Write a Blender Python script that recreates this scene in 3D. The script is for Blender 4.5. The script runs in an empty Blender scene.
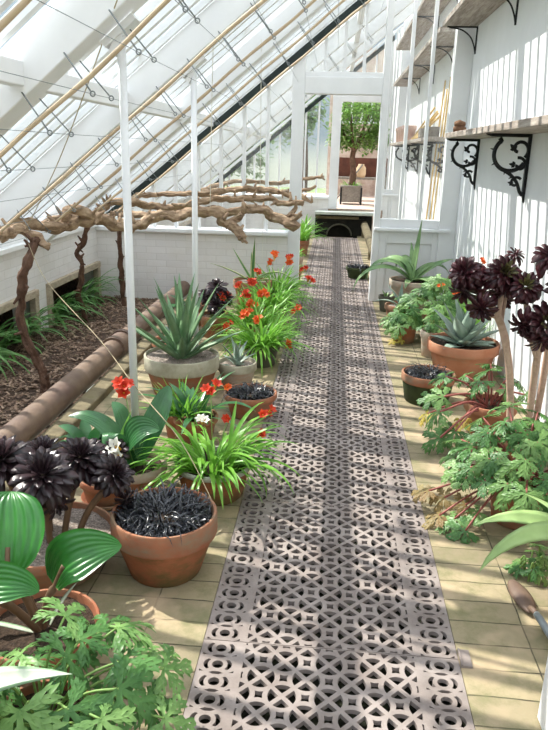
import bpy, bmesh, math, random
from mathutils import Vector, Matrix, noise
PI = math.pi
sc = bpy.context.scene
col = sc.collection
R = random.Random(7)
V = Vector

# ---------------------------------------------------------------- materials
def lin(h):
    h = h.lstrip('#')
    o = []
    for i in (0, 2, 4):
        c = int(h[i:i+2], 16) / 255
        o.append(c / 12.92 if c <= .04045 else ((c + .055) / 1.055) ** 2.4)
    return (o[0], o[1], o[2], 1)

class NT:
    def __init__(s, name):
        s.m = bpy.data.materials.new(name); s.m.use_nodes = True
        s.t = s.m.node_tree; s.n = s.t.nodes; s.l = s.t.links
        s.b = s.n['Principled BSDF']; s.out = s.n['Material Output']
    def node(s, typ, **kw):
        n = s.n.new(typ)
        for k, v in kw.items():
            if k.startswith('i_'):
                key = k[2:].replace('_', ' ')
                n.inputs[key].default_value = v
            else: setattr(n, k, v)
        return n
    def link(s, a, b): s.l.new(a, b)
    def coord(s, kind='Object', scale=(1, 1, 1)):
        tc = s.node('ShaderNodeTexCoord'); mp = s.node('ShaderNodeMapping')
        mp.inputs['Scale'].default_value = scale
        s.link(tc.outputs[kind], mp.inputs['Vector']); return mp.outputs['Vector']
    def noise(s, vec, scale, detail=4, rough=.6):
        n = s.node('ShaderNodeTexNoise'); n.inputs['Scale'].default_value = scale
        n.inputs['Detail'].default_value = detail; n.inputs['Roughness'].default_value = rough
        s.link(vec, n.inputs['Vector']); return n.outputs['Fac']
    def ramp(s, fac, stops):
        r = s.node('ShaderNodeValToRGB'); e = r.color_ramp.elements
        while len(e) < len(stops): e.new(.5)
        for i, (p, c) in enumerate(stops):
            e[i].position = p; e[i].color = lin(c) if isinstance(c, str) else c
        s.link(fac, r.inputs['Fac']); return r.outputs['Color']
    def mix(s, fac, a, b, mode='MIX'):
        m = s.node('ShaderNodeMix', data_type='RGBA', blend_type=mode)
        for sock, v in ((m.inputs[0], fac), (m.inputs[6], a), (m.inputs[7], b)):
            if hasattr(v, 'links'): s.link(v, sock)
            elif isinstance(v, str): sock.default_value = lin(v)
            else: sock.default_value = v
        return m.outputs[2]
    def bump(s, h, strength=.3, dist=.01):
        b = s.node('ShaderNodeBump'); b.inputs['Strength'].default_value = strength
        b.inputs['Distance'].default_value = dist
        s.link(h, b.inputs['Height']); s.link(b.outputs['Normal'], s.b.inputs['Normal'])
    def base(s, c):
        if hasattr(c, 'links'): s.link(c, s.b.inputs['Base Color'])
        else: s.b.inputs['Base Color'].default_value = lin(c)
    def set(s, **kw):
        for k, v in kw.items(): s.b.inputs[k.replace('_', ' ')].default_value = v

def mottled(name, stops, scale=6, rough=.8, bump=.3, bscale=40, metal=0, stretch=(1, 1, 1), dist=.004, spec=.3):
    t = NT(name); v = t.coord('Object', stretch)
    t.base(t.ramp(t.noise(v, scale, 6), stops)); t.set(Roughness=rough, Metallic=metal)
    t.b.inputs['Specular IOR Level'].default_value = spec
    if bump: t.bump(t.noise(v, bscale, 4), bump, dist)
    return t.m

def leafmat(name, dark, light, rough=.4, trans=.35, scale=9, spec=.4, stripe=None):
    t = NT(name); v = t.coord('Object')
    c = t.ramp(t.noise(v, scale, 3), [(.3, dark), (.7, light)])
    if stripe:
        uv = t.node('ShaderNodeTexCoord'); sx = t.node('ShaderNodeSeparateXYZ')
        t.link(uv.outputs['UV'], sx.inputs[0])
        a = t.node('ShaderNodeMath', operation='SUBTRACT'); a.inputs[1].default_value = .5
        t.link(sx.outputs['X'], a.inputs[0])
        b = t.node('ShaderNodeMath', operation='ABSOLUTE'); t.link(a.outputs[0], b.inputs[0])
        g = t.node('ShaderNodeMath', operation='GREATER_THAN'); g.inputs[1].default_value = .34
        t.link(b.outputs[0], g.inputs[0])
        c = t.mix(g.outputs[0], c, stripe)
    t.base(c); t.set(Roughness=rough); t.b.inputs['Specular IOR Level'].default_value = spec
    tr = t.node('ShaderNodeBsdfTranslucent'); t.link(c, tr.inputs['Color'])
    mx = t.node('ShaderNodeMixShader'); mx.inputs[0].default_value = trans
    t.link(t.b.outputs[0], mx.inputs[1]); t.link(tr.outputs[0], mx.inputs[2])
    t.link(mx.outputs[0], t.out.inputs['Surface'])
    t.bump(t.noise(v, 60, 2), .12, .003)
    return t.m

M = {}
def white_paint(name, a, b, bump=.08):
    t = NT(name); v = t.coord('Object')
    t.base(t.ramp(t.noise(v, 3, 5), [(.3, a), (.7, b)])); t.set(Roughness=.55)
    t.bump(t.noise(v, 25, 3), bump, .004); return t.m
M['white'] = white_paint('white_paint', '#dfe0e1', '#eaebec')
M['plaster'] = white_paint('white_plaster', '#e2e4e6', '#ebedef', .15)
M['eaves'] = white_paint('aged_white_paint', '#dfe0de', '#eeefee')
def brickmat():
    t = NT('painted_brick'); tc = t.node('ShaderNodeTexCoord'); sp = t.node('ShaderNodeSeparateXYZ'); cb = t.node('ShaderNodeCombineXYZ')
    ad = t.node('ShaderNodeMath', operation='ADD')
    t.link(tc.outputs['Object'], sp.inputs[0]); t.link(sp.outputs['X'], ad.inputs[0]); t.link(sp.outputs['Y'], ad.inputs[1])
    t.link(ad.outputs[0], cb.inputs['X']); t.link(sp.outputs['Z'], cb.inputs['Y'])
    b = t.node('ShaderNodeTexBrick'); t.link(cb.outputs[0], b.inputs['Vector'])
    b.inputs['Scale'].default_value = 1; b.inputs['Brick Width'].default_value = .23; b.inputs['Row Height'].default_value = .076
    b.inputs['Mortar Size'].default_value = .006; b.inputs['Mortar Smooth'].default_value = .6
    b.inputs['Color1'].default_value = lin('#e7e5e3'); b.inputs['Color2'].default_value = lin('#dfdddb'); b.inputs['Mortar'].default_value = lin('#d9d7d4')
    v = t.coord('Object')
    t.base(t.mix(t.ramp(t.noise(v, 5, 5), [(.45, (0, 0, 0, 1)), (.8, (.35, .35, .35, 1))]), b.outputs['Color'], '#d2ccc0'))
    t.set(Roughness=.7); s = t.node('ShaderNodeMath', operation='SUBTRACT'); t.link(t.noise(v, 30, 3), s.inputs[0]); t.link(b.outputs['Fac'], s.inputs[1])
    t.bump(s.outputs[0], .35, .006); return t.m
M['brick'] = brickmat()
def pavermat():
    t = NT('yellow_pavers'); v = t.coord('Object'); v0 = v; v0.node.inputs['Location'].default_value = (-.485, .02, 0)
    wv = t.node('ShaderNodeTexNoise'); wv.inputs['Scale'].default_value = 9; t.link(v0, wv.inputs['Vector']); wm = t.node('ShaderNodeMix', data_type='VECTOR'); wm.inputs[0].default_value = .012; t.link(v0, wm.inputs[4]); t.link(wv.outputs['Color'], wm.inputs[5]); vb = wm.outputs[1]
    b = t.node('ShaderNodeTexBrick'); t.link(vb, b.inputs['Vector']); b.offset = 0
    b.inputs['Scale'].default_value = 1; b.inputs['Brick Width'].default_value = .262; b.inputs['Row Height'].default_value = .12
    b.inputs['Mortar Size'].default_value = .003; b.inputs['Mortar Smooth'].default_value = .2; b.inputs['Bias'].default_value = 0
    b.inputs['Color1'].default_value = lin('#9b8d6f'); b.inputs['Color2'].default_value = lin('#7d725a'); b.inputs['Mortar'].default_value = lin('#46402f')
    c = t.mix(t.ramp(t.noise(v, 7, 6, .7), [(.44, (0, 0, 0, 1)), (.66, (.75, .75, .75, 1))]), b.outputs['Color'], '#6c6b46')
    c = t.mix(t.ramp(t.noise(v, 4, 3), [(.52, (0, 0, 0, 1)), (.7, (.7, .7, .7, 1))]), c, '#b8a083')
    t.base(c); t.set(Roughness=.85); s = t.node('ShaderNodeMath', operation='SUBTRACT'); t.link(t.noise(v, 40, 4), s.inputs[0]); t.link(b.outputs['Fac'], s.inputs[1])
    t.bump(s.outputs[0], .5, .006); return t.m
M['paver'] = pavermat()
def terracotta(name, a, b, stain, amt):
    t = NT(name); v = t.coord('Object')
    c = t.ramp(t.noise(v, 7, 5), [(.3, a), (.7, b)])
    c = t.mix(t.ramp(t.noise(t.coord('Object', (1, 1, 2.2)), 5, 6, .7), [(1 - amt - .08, (0, 0, 0, 1)), (1 - amt + .12, (.85, .85, .85, 1))]), c, stain)
    t.base(c); t.set(Roughness=.85); t.b.inputs['Specular IOR Level'].default_value = .2
    t.bump(t.noise(v, 60, 4), .25, .003); return t.m
M['terra'] = terracotta('terracotta', '#93583f', '#ab7255', '#857560', .5)
M['terra_mossy'] = terracotta('mossy_terracotta', '#8a5238', '#a4694a', '#5d5a38', .5)
M['terra_pale'] = terracotta('weathered_terracotta', '#a58a76', '#b89f8c', '#b8b3a4', .5)
M['terra_clean'] = terracotta('clean_terracotta', '#a56c50', '#b98468', '#a58a70', .4)
M['terra_pink'] = terracotta('pink_terracotta', '#c79f8e', '#d6b4a4', '#cfc0b4', .4)
M['lime_rim'] = mottled('lichened_rim', [(.3, '#8f8a74'), (.6, '#b5b09b'), (.8, '#9c8f78')], 9, .9, .5)
M['plastic'] = mottled('grey_pot', [(.3, '#4c4a40'), (.7, '#6a6a5a')], 5, .6, .2)
M['plastic_rim'] = mottled('pale_pot_rim', [(.3, '#97978a'), (.7, '#b5b4a8')], 5, .6, .2)
M['moss_bowl'] = mottled('mossy_bowl', [(.3, '#28301c'), (.7, '#3f4a28')], 9, .8, .4)
M['soil'] = mottled('potting_soil', [(.3, '#2a2019'), (.6, '#46372b'), (.8, '#5f4c3b')], 60, .95, 1, 90, dist=.012)
M['gravel'] = mottled('grit', [(.35, '#6b6058'), (.5, '#8f8278'), (.65, '#b5a99e')], 130, .95, 1, 120, dist=.008)
M['mulch'] = mottled('mulch_bed', [(.3, '#382b23'), (.55, '#5c4a3d'), (.75, '#7d6a58')], 30, .95, 1, 50, dist=.03)
M['chip'] = mottled('bark_chips', [(.3, '#56443a'), (.5, '#8a7260'), (.7, '#b29c86')], 12, .9, .3)
M['bark'] = mottled('vine_bark', [(.25, '#634e3e'), (.42, '#937b64'), (.6, '#b0977c'), (.8, '#cdb69c')], 16, .9, 1, 45, stretch=(.6, 1, 1.6), dist=.02)
M['bark_dark'] = mottled('trunk_bark', [(.3, '#4a352b'), (.6, '#6b5142'), (.8, '#8a7060')], 16, .9, 1, 35, dist=.012)
M['pipe'] = mottled('rusty_pipe', [(.3, '#5c4840'), (.6, '#74604f'), (.8, '#85746a')], 5, .6, .2, 60, stretch=(1, 1, 1), spec=.4)
M['iron_grate'] = mottled('cast_iron_grate', [(.25, '#6e625c'), (.5, '#857a74'), (.75, '#9d928c')], 6, .7, .3, 120, spec=.3)
M['black_iron'] = mottled('black_iron', [(.3, '#0f1112'), (.7, '#1d2022')], 8, .5, .1)
M['grey_steel'] = mottled('grey_steel', [(.3, '#747a7c'), (.7, '#8c9294')], 8, .45, .1, metal=.2)
M['cane'] = mottled('bamboo', [(.3, '#b59d80'), (.6, '#c9b497'), (.8, '#a8917a')], 8, .5, .1)
M['cane_yellow'] = mottled('yellow_bamboo', [(.3, '#c39a52'), (.6, '#d8b878'), (.8, '#e0c894')], 8, .5, .1)
M['string'] = mottled('twine', [(.3, '#9c8d72'), (.7, '#b8aa8c')], 40, .9, .1)
M['white_string'] = mottled('pale_cord', [(.3, '#d5d3c8'), (.7, '#e2e0d6')], 40, .9, .1)
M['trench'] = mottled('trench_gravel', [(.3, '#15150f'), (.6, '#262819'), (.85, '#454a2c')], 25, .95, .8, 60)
M['concrete'] = mottled('mossy_kerb', [(.3, '#544c3a'), (.6, '#776c53'), (.8, '#66643f')], 8, .9, .5, 40)
M['dark_rubber'] = mottled('dark_green_strip', [(.3, '#1c2423'), (.7, '#2d3836')], 6, .6, .1)
M['cork'] = mottled('brown_cork', [(.3, '#5a4030'), (.6, '#80614b'), (.8, '#4a3527')], 22, .9, .8, 50, dist=.01)
M['red_board'] = mottled('red_brown_board', [(.3, '#4c2c22'), (.7, '#6a4032')], 5, .8, .3)
M['pink_brick'] = mottled('old_brick', [(.3, '#a08a7c'), (.5, '#b8a394'), (.75, '#c9bcae')], 7, .9, .5, 30)
M['jar'] = mottled('stoneware', [(.3, '#b89a78'), (.7, '#cdb393')], 5, .6, .1)
M['slate'] = mottled('pale_slab', [(.3, '#a5aca2'), (.6, '#c3c8be'), (.8, '#8f9a8a')], 5, .7, .2)
M['black_void'] = mottled('void_shade_brick', [(.3, '#12120f'), (.7, '#2a2922')], 9, .9, .4)  # near-black colour, shade of the void under the slab painted in
M['frame_wood'] = mottled('aged_frame_timber', [(.3, '#948876'), (.6, '#b8aa94'), (.8, '#7d7262')], 10, .85, .4, 40, stretch=(3, 1, 3))
def woodmat(name, a, b, c_):
    t = NT(name); v = t.coord('Object', (9, .9, 9))
    t.base(t.ramp(t.noise(v, 3, 8, .75), [(.3, a), (.5, b), (.72, c_)])); t.set(Roughness=.85)
    t.bump(t.noise(v, 12, 5), .4, .005); return t.m
M['shelf_wood'] = woodmat('weathered_shelf_board', '#6b5f52', '#a0948a', '#c9c0b4')
M['tub_wood'] = woodmat('grey_tub_boards', '#5c5650', '#7d766d', '#928a80')
def glass(name, haze, streak=False, lichen=False):
    t = NT(name)
    v = t.coord('Object', (.8, 4.5, .8) if streak else (1, 1, 1))
    tr = t.node('ShaderNodeBsdfTransparent'); tr.inputs['Color'].default_value = (.97, .985, .98, 1)
    tl = t.node('ShaderNodeBsdfTranslucent'); df = t.node('ShaderNodeBsdfDiffuse')
    colr = (.92, .94, .95, 1); tl.inputs['Color'].default_value = colr; df.inputs['Color'].default_value = colr
    m0 = t.node('ShaderNodeMixShader'); m0.inputs[0].default_value = .3
    t.link(tl.outputs[0], m0.inputs[1]); t.link(df.outputs[0], m0.inputs[2])
    mx = t.node('ShaderNodeMixShader')
    r = t.ramp(t.noise(v, 5, 5), [(.35, (haze * .4,) * 3 + (1,)), (.65, (min(1, haze * 1.7),) * 3 + (1,))])
    t.link(r, mx.inputs[0]); t.link(tr.outputs[0], mx.inputs[1]); t.link(m0.outputs[0], mx.inputs[2])
    gl = t.node('ShaderNodeBsdfGlossy'); gl.inputs['Roughness'].default_value = .06
    lw = t.node('ShaderNodeLayerWeight'); fp = t.node('ShaderNodeMath', operation='POWER'); fp.inputs[1].default_value = 5; t.link(lw.outputs['Facing'], fp.inputs[0])
    fr = t.node('ShaderNodeMath', operation='MULTIPLY_ADD'); fr.inputs[1].default_value = .4; fr.inputs[2].default_value = .02; t.link(fp.outputs[0], fr.inputs[0])
    m2 = t.node('ShaderNodeMixShader'); t.link(fr.outputs[0], m2.inputs[0])
    t.link(mx.outputs[0], m2.inputs[1]); t.link(gl.outputs[0], m2.inputs[2])
    last = m2
    if lichen:
        uv = t.node('ShaderNodeTexCoord'); sx = t.node('ShaderNodeSeparateXYZ'); t.link(uv.outputs['UV'], sx.inputs[0])
        lt = t.node('ShaderNodeMath', operation='LESS_THAN'); lt.inputs[1].default_value = .035; t.link(sx.outputs['Y'], lt.inputs[0])
        n = t.node('ShaderNodeMath', operation='GREATER_THAN'); n.inputs[1].default_value = .56
        t.link(t.noise(t.coord('Object'), 4.5, 2), n.inputs[0])
        mu = t.node('ShaderNodeMath', operation='MULTIPLY'); t.link(lt.outputs[0], mu.inputs[0]); t.link(n.outputs[0], mu.inputs[1])
        ld = t.node('ShaderNodeBsdfDiffuse'); ld.inputs['Color'].default_value = lin('#b08a4a')
        m3 = t.node('ShaderNodeMixShader'); t.link(mu.outputs[0], m3.inputs[0]); t.link(m2.outputs[0], m3.inputs[1]); t.link(ld.outputs[0], m3.inputs[2]); last = m3
    t.link(last.outputs[0], t.out.inputs['Surface']); return t.m
M['roof_glass'] = glass('roof_glass', .04, True, True)
M['pane_glass'] = glass('partition_glass', .07)

M['lf_geranium'] = leafmat('geranium_leaf', '#567f40', '#8aae66', .4, .3, 14)
M['lf_geranium_dark'] = leafmat('geranium_leaf_deep', '#3d6834', '#63914c', .42, .3, 14)
M['lf_geranium_red'] = leafmat('geranium_leaf_turning', '#8f7048', '#9a8c58', .5, .35)
M['lf_yellow'] = leafmat('geranium_leaf_yellowing', '#a8a03e', '#c2a850', .5, .35)
M['lf_hosta'] = leafmat('broad_glossy_leaf', '#276428', '#428a36', .28, .22, 5, .5)
M['lf_amary'] = leafmat('deep_green_leaf', '#2b5c34', '#467c46', .28, .25, 6, .6)
M['lf_strap'] = leafmat('bright_strap_leaf', '#5f9a32', '#8cc04e', .35, .4)
M['lf_strap_dark'] = leafmat('bed_strap_leaf', '#4f8044', '#7fae62', .35, .4)
M['lf_fern'] = leafmat('feathery_leaf', '#5f9a34', '#8fc454', .5, .4)
M['lf_agave'] = leafmat('agave_leaf', '#5f835c', '#86a47c', .45, .12, 6)
M['lf_agave_grey'] = leafmat('grey_agave_leaf', '#7f9486', '#a0b0a0', .5, .1, 6)
M['lf_agave_light'] = leafmat('light_agave_leaf', '#66885a', '#8caa72', .4, .15, 6)
M['lf_agave_lime'] = leafmat('lime_agave_leaf', '#8ca865', '#b0ca86', .4, .2, 6)
M['lf_agave_varieg'] = leafmat('cream_edged_agave_leaf', '#4c7a44', '#648f56', .35, .15, 6, .4, '#cfd09a')
M['lf_agave_pale'] = leafmat('pale_agave_leaf', '#b9c4a8', '#d8dccb', .4, .15, 6, .4, '#8fae86')
M['lf_black'] = leafmat('black_rosette_leaf', '#231a1d', '#3c2a2e', .3, .06, 8, .5)
M['lf_maroon'] = leafmat('maroon_rosette_leaf', '#30151a', '#56282f', .34, .15, 8, .5)
M['lf_green_eye'] = leafmat('green_rosette_centre', '#4c402c', '#6e6a3c', .4, .15)
M['lf_grass_black'] = leafmat('black_grass_blade', '#15161a', '#2a2b31', .28, .03, 8, .6)
M['petal_red'] = leafmat('red_petal', '#c8301c', '#e2502a', .5, .35, 30)
M['petal_orange'] = leafmat('orange_petal', '#d8501c', '#ee7a32', .5, .35, 30)
M['petal_yellow'] = leafmat('yellow_throat', '#e8b030', '#f2c850', .5, .3)
M['petal_white'] = leafmat('white_petal', '#eceadc', '#f7f5ec', .5, .3)
M['stem_green'] = mottled('green_stem', [(.3, '#6a8a44'), (.7, '#86a45c')], 8, .5, .1)
M['stem_red'] = mottled('red_stem', [(.3, '#8a4a44'), (.7, '#a8665c')], 8, .5, .1)
M['stem_brown'] = mottled('brown_stem', [(.3, '#5c4634'), (.7, '#7a6048')], 10, .6, .2)
M['stem_pink'] = mottled('scarred_pale_stem', [(.3, '#b09080'), (.5, '#c8aa96'), (.75, '#a88a70')], 25, .7, .6, 60)
M['lf_tree'] = leafmat('citrus_leaf', '#4f7a34', '#8cab58', .4, .4, 4)
M['lf_outer'] = leafmat('outdoor_leaf', '#4c7038', '#7c9a58', .5, .35, 2)
M['grass'] = mottled('lawn', [(.3, '#5c7040'), (.7, '#7c8c58')], 3, .9, .3)

# ---------------------------------------------------------------- mesh builder
class MB:
    def __init__(s): s.v = []; s.f = []; s.mi = []; s.uv = []
    def vert(s, p): s.v.append((p[0], p[1], p[2])); return len(s.v) - 1
    def face(s, ids, m=0, uv=None): s.f.append(tuple(ids)); s.mi.append(m); s.uv.append(uv)
    def box(s, a, b, m=0):
        x0, y0, z0 = a; x1, y1, z1 = b
        s.hexa([(x0, y0, z0), (x1, y0, z0), (x1, y1, z0), (x0, y1, z0), (x0, y0, z1), (x1, y0, z1), (x1, y1, z1), (x0, y1, z1)], m)
    def hexa(s, pts, m=0):
        i = len(s.v); s.v.extend(tuple(p) for p in pts)
        for q in ((3, 2, 1, 0), (4, 5, 6, 7), (0, 1, 5, 4), (1, 2, 6, 5), (2, 3, 7, 6), (3, 0, 4, 7)): s.face([i + k for k in q], m)
    def bar(s, p, q, w, h, up=V((0, 0, 1)), m=0):
        p, q = V(p), V(q); t = (q - p).normalized(); a = t.cross(V(up)).normalized() * w / 2; b = a.cross(t).normalized() * h / 2
        s.hexa([p - a - b, p + a - b, q + a - b, q - a - b, p - a + b, p + a + b, q + a + b, q - a + b], m)
    def tube(s, pts, r, sides=8, m=0, wob=0, ridge=0, seed=0):
        pts = [V(p) for p in pts]; n = len(pts); rr = r if isinstance(r, (list, tuple)) else [r] * n
        prev = None; rings = []
        for i, p in enumerate(pts):
            t = (pts[min(i + 1, n - 1)] - pts[max(i - 1, 0)])
            t = t.normalized() if t.length > 1e-9 else V((0, 0, 1))
            if prev is None:
                a = t.cross(V((0, 0, 1)) if abs(t.z) < .9 else V((1, 0, 0))).normalized()
            else:
                a = (prev - t * prev.dot(t)); a = a.normalized() if a.length > 1e-6 else t.orthogonal().normalized()
            prev = a; b = t.cross(a); ring = []
            for k in range(sides):
                th = 2 * PI * k / sides; d = a * math.cos(th) + b * math.sin(th); rad = rr[i]
                if wob: rad *= 1 + wob * noise.noise((p + d * rr[i]) * 14 + V((seed, 0, 0))) + wob * .5 * noise.noise((p + d * rr[i]) * 40)
                if ridge: rad *= 1 + ridge * math.cos(3 * th + i * .22 + seed) + ridge * .6 * math.cos(7 * th - i * .13)
                ring.append(s.vert(p + d * rad))
            rings.append(ring)
        for i in range(n - 1):
            for k in range(sides): s.face((rings[i][k], rings[i][(k + 1) % sides], rings[i + 1][(k + 1) % sides], rings[i + 1][k]), m)
        s.face(rings[0][::-1], m); s.face(rings[-1], m)
    def lathe(s, prof, c=(0, 0, 0), sides=32, m=0, mfun=None):
        rings = []
        for r, z in prof: rings.append([s.vert((c[0] + r * math.cos(2 * PI * k / sides), c[1] + r * math.sin(2 * PI * k / sides), c[2] + z)) for k in range(sides)])
        for i in range(len(prof) - 1):
            mm = mfun(i) if mfun else m
            for k in range(sides): s.face((rings[i][k], rings[i][(k + 1) % sides], rings[i + 1][(k + 1) % sides], rings[i + 1][k]), mm)
        return rings
    def leaf(s, pts, wf, fold=.15, thick=0, m=0, up=V((0, 0, 1)), roll=0, side=None, ribs=0, cols=2):
        """a leaf blade along pts; wf(t) the half width; V fold; optional body thickness"""
        pts = [V(p) for p in pts]; n = len(pts); rows = []
        for i, p in enumerate(pts):
            t = (pts[min(i + 1, n - 1)] - pts[max(i - 1, 0)]).normalized()
            sd = V(side) if side is not None else t.cross(up)
            if sd.length < 1e-3: sd = V((1, 0, 0))
            sd = (sd - t * sd.dot(t)).normalized()
            if roll: sd = Matrix.Rotation(roll, 3, t) @ sd
            nm = sd.cross(t).normalized(); w = wf(i / (n - 1)); row = []
            for c in range(cols + 1):
                u = c / cols * 2 - 1
                h = fold * w * abs(u) + (ribs * w * math.cos(u * 8 * PI) if ribs else 0)
                row.append(s.vert(p + sd * w * u + nm * h))
            low = s.vert(p - nm * thick * min(1, w / max(wf(.45), 1e-6))) if thick else None
            rows.append((row, low))
        for i in range(n - 1):
            (a, la), (b, lb) = rows[i], rows[i + 1]; v0, v1 = i / (n - 1), (i + 1) / (n - 1)
            for c in range(cols):
                s.face((a[c], a[c + 1], b[c + 1], b[c]), m, ((c / cols, v0), ((c + 1) / cols, v0), ((c + 1) / cols, v1), (c / cols, v1)))
            if thick:
                s.face((la, a[0], b[0], lb), m, ((.5, v0), (0, v0), (0, v1), (.5, v1))); s.face((a[-1], la, lb, b[-1]), m, ((1, v0), (.5, v0), (.5, v1), (1, v1)))
    def build(s, name, mats, parent=None, smooth=True, loc=None):
        me = bpy.data.meshes.new(name); me.from_pydata(s.v, [], s.f)
        if not isinstance(mats, (list, tuple)): mats = [mats]
        for m in mats: me.materials.append(m)
        me.polygons.foreach_set('material_index', s.mi)
        if any(u is not None for u in s.uv):
            ul = me.uv_layers.new(name='UVMap')
            for p, u in zip(me.polygons, s.uv):
                if u:
                    for li, c in zip(p.loop_indices, u): ul.data[li].uv = c
        if smooth: me.polygons.foreach_set('use_smooth', [True] * len(me.polygons))
        me.update()
        o = bpy.data.objects.new(name, me); col.objects.link(o)
        if parent: o.parent = parent
        if loc: o.location = loc
        return o

def sharp(o, deg=35):
    try:
        me = o.data; bm = bmesh.new(); bm.from_mesh(me)
        for e in bm.edges:
            if len(e.link_faces) == 2 and e.calc_face_angle(0) > math.radians(deg): e.smooth = False
        bm.to_mesh(me); bm.free()
    except Exception: pass
    return o
def bevel(o, w=.004):
    b = o.modifiers.new('bevel', 'BEVEL'); b.width = w; b.segments = 2; b.limit_method = 'ANGLE'; return o
def tag(o, label, cat, group=None, kind=None):
    o['label'] = label; o['category'] = cat
    if group: o['group'] = group
    if kind: o['kind'] = kind
    return o
def thing(name, label, cat, loc=(0, 0, 0), rz=0, group=None, kind=None):
    o = bpy.data.objects.new(name, None); col.objects.link(o); o.location = loc; o.rotation_euler = (0, 0, rz); o.empty_display_size = .1
    return tag(o, label, cat, group, kind)
def boxes(name, lst, mat, parent=None, bev=0):
    mb = MB()
    for a, b in lst: mb.box(a, b)
    o = mb.build(name, mat, parent, smooth=False)
    if bev: bevel(o, bev)
    return o
def dup(o, label, loc=None, rz=None, parent=None):
    c = o.copy(); col.objects.link(c)
    if parent: c.parent = parent
    if label: c['label'] = label
    if loc: c.location = loc
    if rz is not None: c.rotation_euler = (0, 0, rz)
    for ch in list(o.children): dup(ch, None, parent=c)
    return c
def cat_rom(pts, per=6):
    pts = [V(p) for p in pts]; out = []
    for i in range(len(pts) - 1):
        p0, p1, p2, p3 = pts[max(i - 1, 0)], pts[i], pts[i + 1], pts[min(i + 2, len(pts) - 1)]
        for k in range(per):
            t = k / per; out.append(.5 * ((2 * p1) + (-p0 + p2) * t + (2 * p0 - 5 * p1 + 4 * p2 - p3) * t * t + (-p0 + 3 * p1 - 3 * p2 + p3) * t ** 3))
    out.append(pts[-1]); return out

# ---------------------------------------------------------------- the room (metres; path along +Y)
XL, XR = -2.68, 1.33
Y0, YP, YE = -1.0, 7.85, 14.6
SL = .812                                   # roof slope
def rz(x, k=3.12): return k + SL * x        # height of a plane parallel to the roof
GX0, GX1 = -.371, .485                      # grating
BED = -1.80

boxes_floor = MB()
boxes_floor.box((GX1 + .002, Y0, -.06), (XR, YE - .2, 0)); boxes_floor.box((-1.46, Y0, -.06), (GX0 - .002, YE - .2, 0))
fl = boxes_floor.build('floor', M['paver'], smooth=False); tag(fl, 'worn yellow brick paving on both sides of the iron grating', 'floor', kind='structure')
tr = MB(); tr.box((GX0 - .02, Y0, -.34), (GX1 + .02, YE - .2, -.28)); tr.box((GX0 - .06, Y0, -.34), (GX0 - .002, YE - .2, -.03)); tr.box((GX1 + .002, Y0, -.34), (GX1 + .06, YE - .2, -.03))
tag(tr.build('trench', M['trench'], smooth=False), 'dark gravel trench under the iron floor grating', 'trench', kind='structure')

# soil bed: a lumpy surface
bm = MB(); nx, ny = 18, 110; ids = {}
for i in range(nx + 1):
    for j in range(ny + 1):
        x = -3.05 + (BED + 3.05 + .12) * i / nx; y = Y0 + (YE - .1 - Y0) * j / ny
        z = -.07 + .035 * noise.noise(V((x * 3, y * 3, 0))) + .03 * noise.noise(V((x * 11, y * 11, 3)))
        ids[i, j] = bm.vert((x, y, z))
for i in range(nx):
    for j in range(ny): bm.face((ids[i, j], ids[i + 1, j], ids[i + 1, j + 1], ids[i, j + 1]))
tag(bm.build('soil_bed', M['mulch']), 'dark mulched soil bed along the low left wall', 'soil bed', kind='structure')
ch = MB(); rc = random.Random(3)
for _ in range(5200):
    x = rc.uniform(-2.66, BED + .06); y = rc.uniform(2.6, 7.7); l = rc.uniform(.015, .05); w = rc.uniform(.006, .018)
    z = -.07 + .035 * noise.noise(V((x * 3, y * 3, 0))) + .03 * noise.noise(V((x * 11, y * 11, 3))) + rc.uniform(0, .02)
    a = rc.uniform(0, PI); d = V((math.cos(a), math.sin(a), rc.uniform(-.5, .5))) * l / 2
    ch.bar(V((x, y, z)) - d, V((x, y, z)) + d, w, .004)
tag(ch.build('bark_mulch', M['chip'], smooth=False), 'loose brown bark chips scattered over the soil bed', 'mulch', kind='stuff')
kb = boxes('kerb', [((-1.58, Y0, -.1), (-1.46, YE - .2, .05))], M['concrete'], bev=.012)
tag(kb, 'long mossy kerb between the rusty pipe and the potted plants', 'kerb', kind='structure')

# right (tall) wall, left (low) wall with planting openings
wr = boxes('wall_right', [((XR, Y0 - .3, -.1), (XR + .25, YE + 5, 4.35))], M['plaster'])
tag(wr, 'tall white plastered back wall on the right', 'wall', kind='structure')
ops = [(4.35, 5.98), (6.26, 7.70)] + [(a, a + 1.5) for a in (2.5, .7, 8.2, 9.95, 11.7)]
ops.sort(); wl = []
ycur = Y0 - .3
for a, b in ops:
    wl.append(((XL - .22, ycur, -.35), (XL, a, .33))); ycur = b
wl.append(((XL - .22, ycur, -.35), (XL, YE + .2, .33))); wl.append(((XL - .22, Y0 - .3, .33), (XL, YE + .2, .745)))
tag(boxes('wall_left', wl, M['brick']), 'low white painted brick wall on the left with planting openings', 'wall', kind='structure')
nb = MB(); nb.box((-3.2, Y0 - .3, -.5), (-3.1, YE + .2, .36)); nb.box((-3.1, Y0 - .3, .34), (XL - .22, YE + .2, .38)); nb.box((-3.1, Y0 - .3, -.3), (XL - .1, YE + .2, -.12))  # flat lid box is added to keep daylight out of the openings
tag(nb.build('bank_with_light_cover', M['mulch'], smooth=False), 'earth bank behind the low wall openings with an added light-blocking cover', 'bank', kind='structure')
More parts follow.
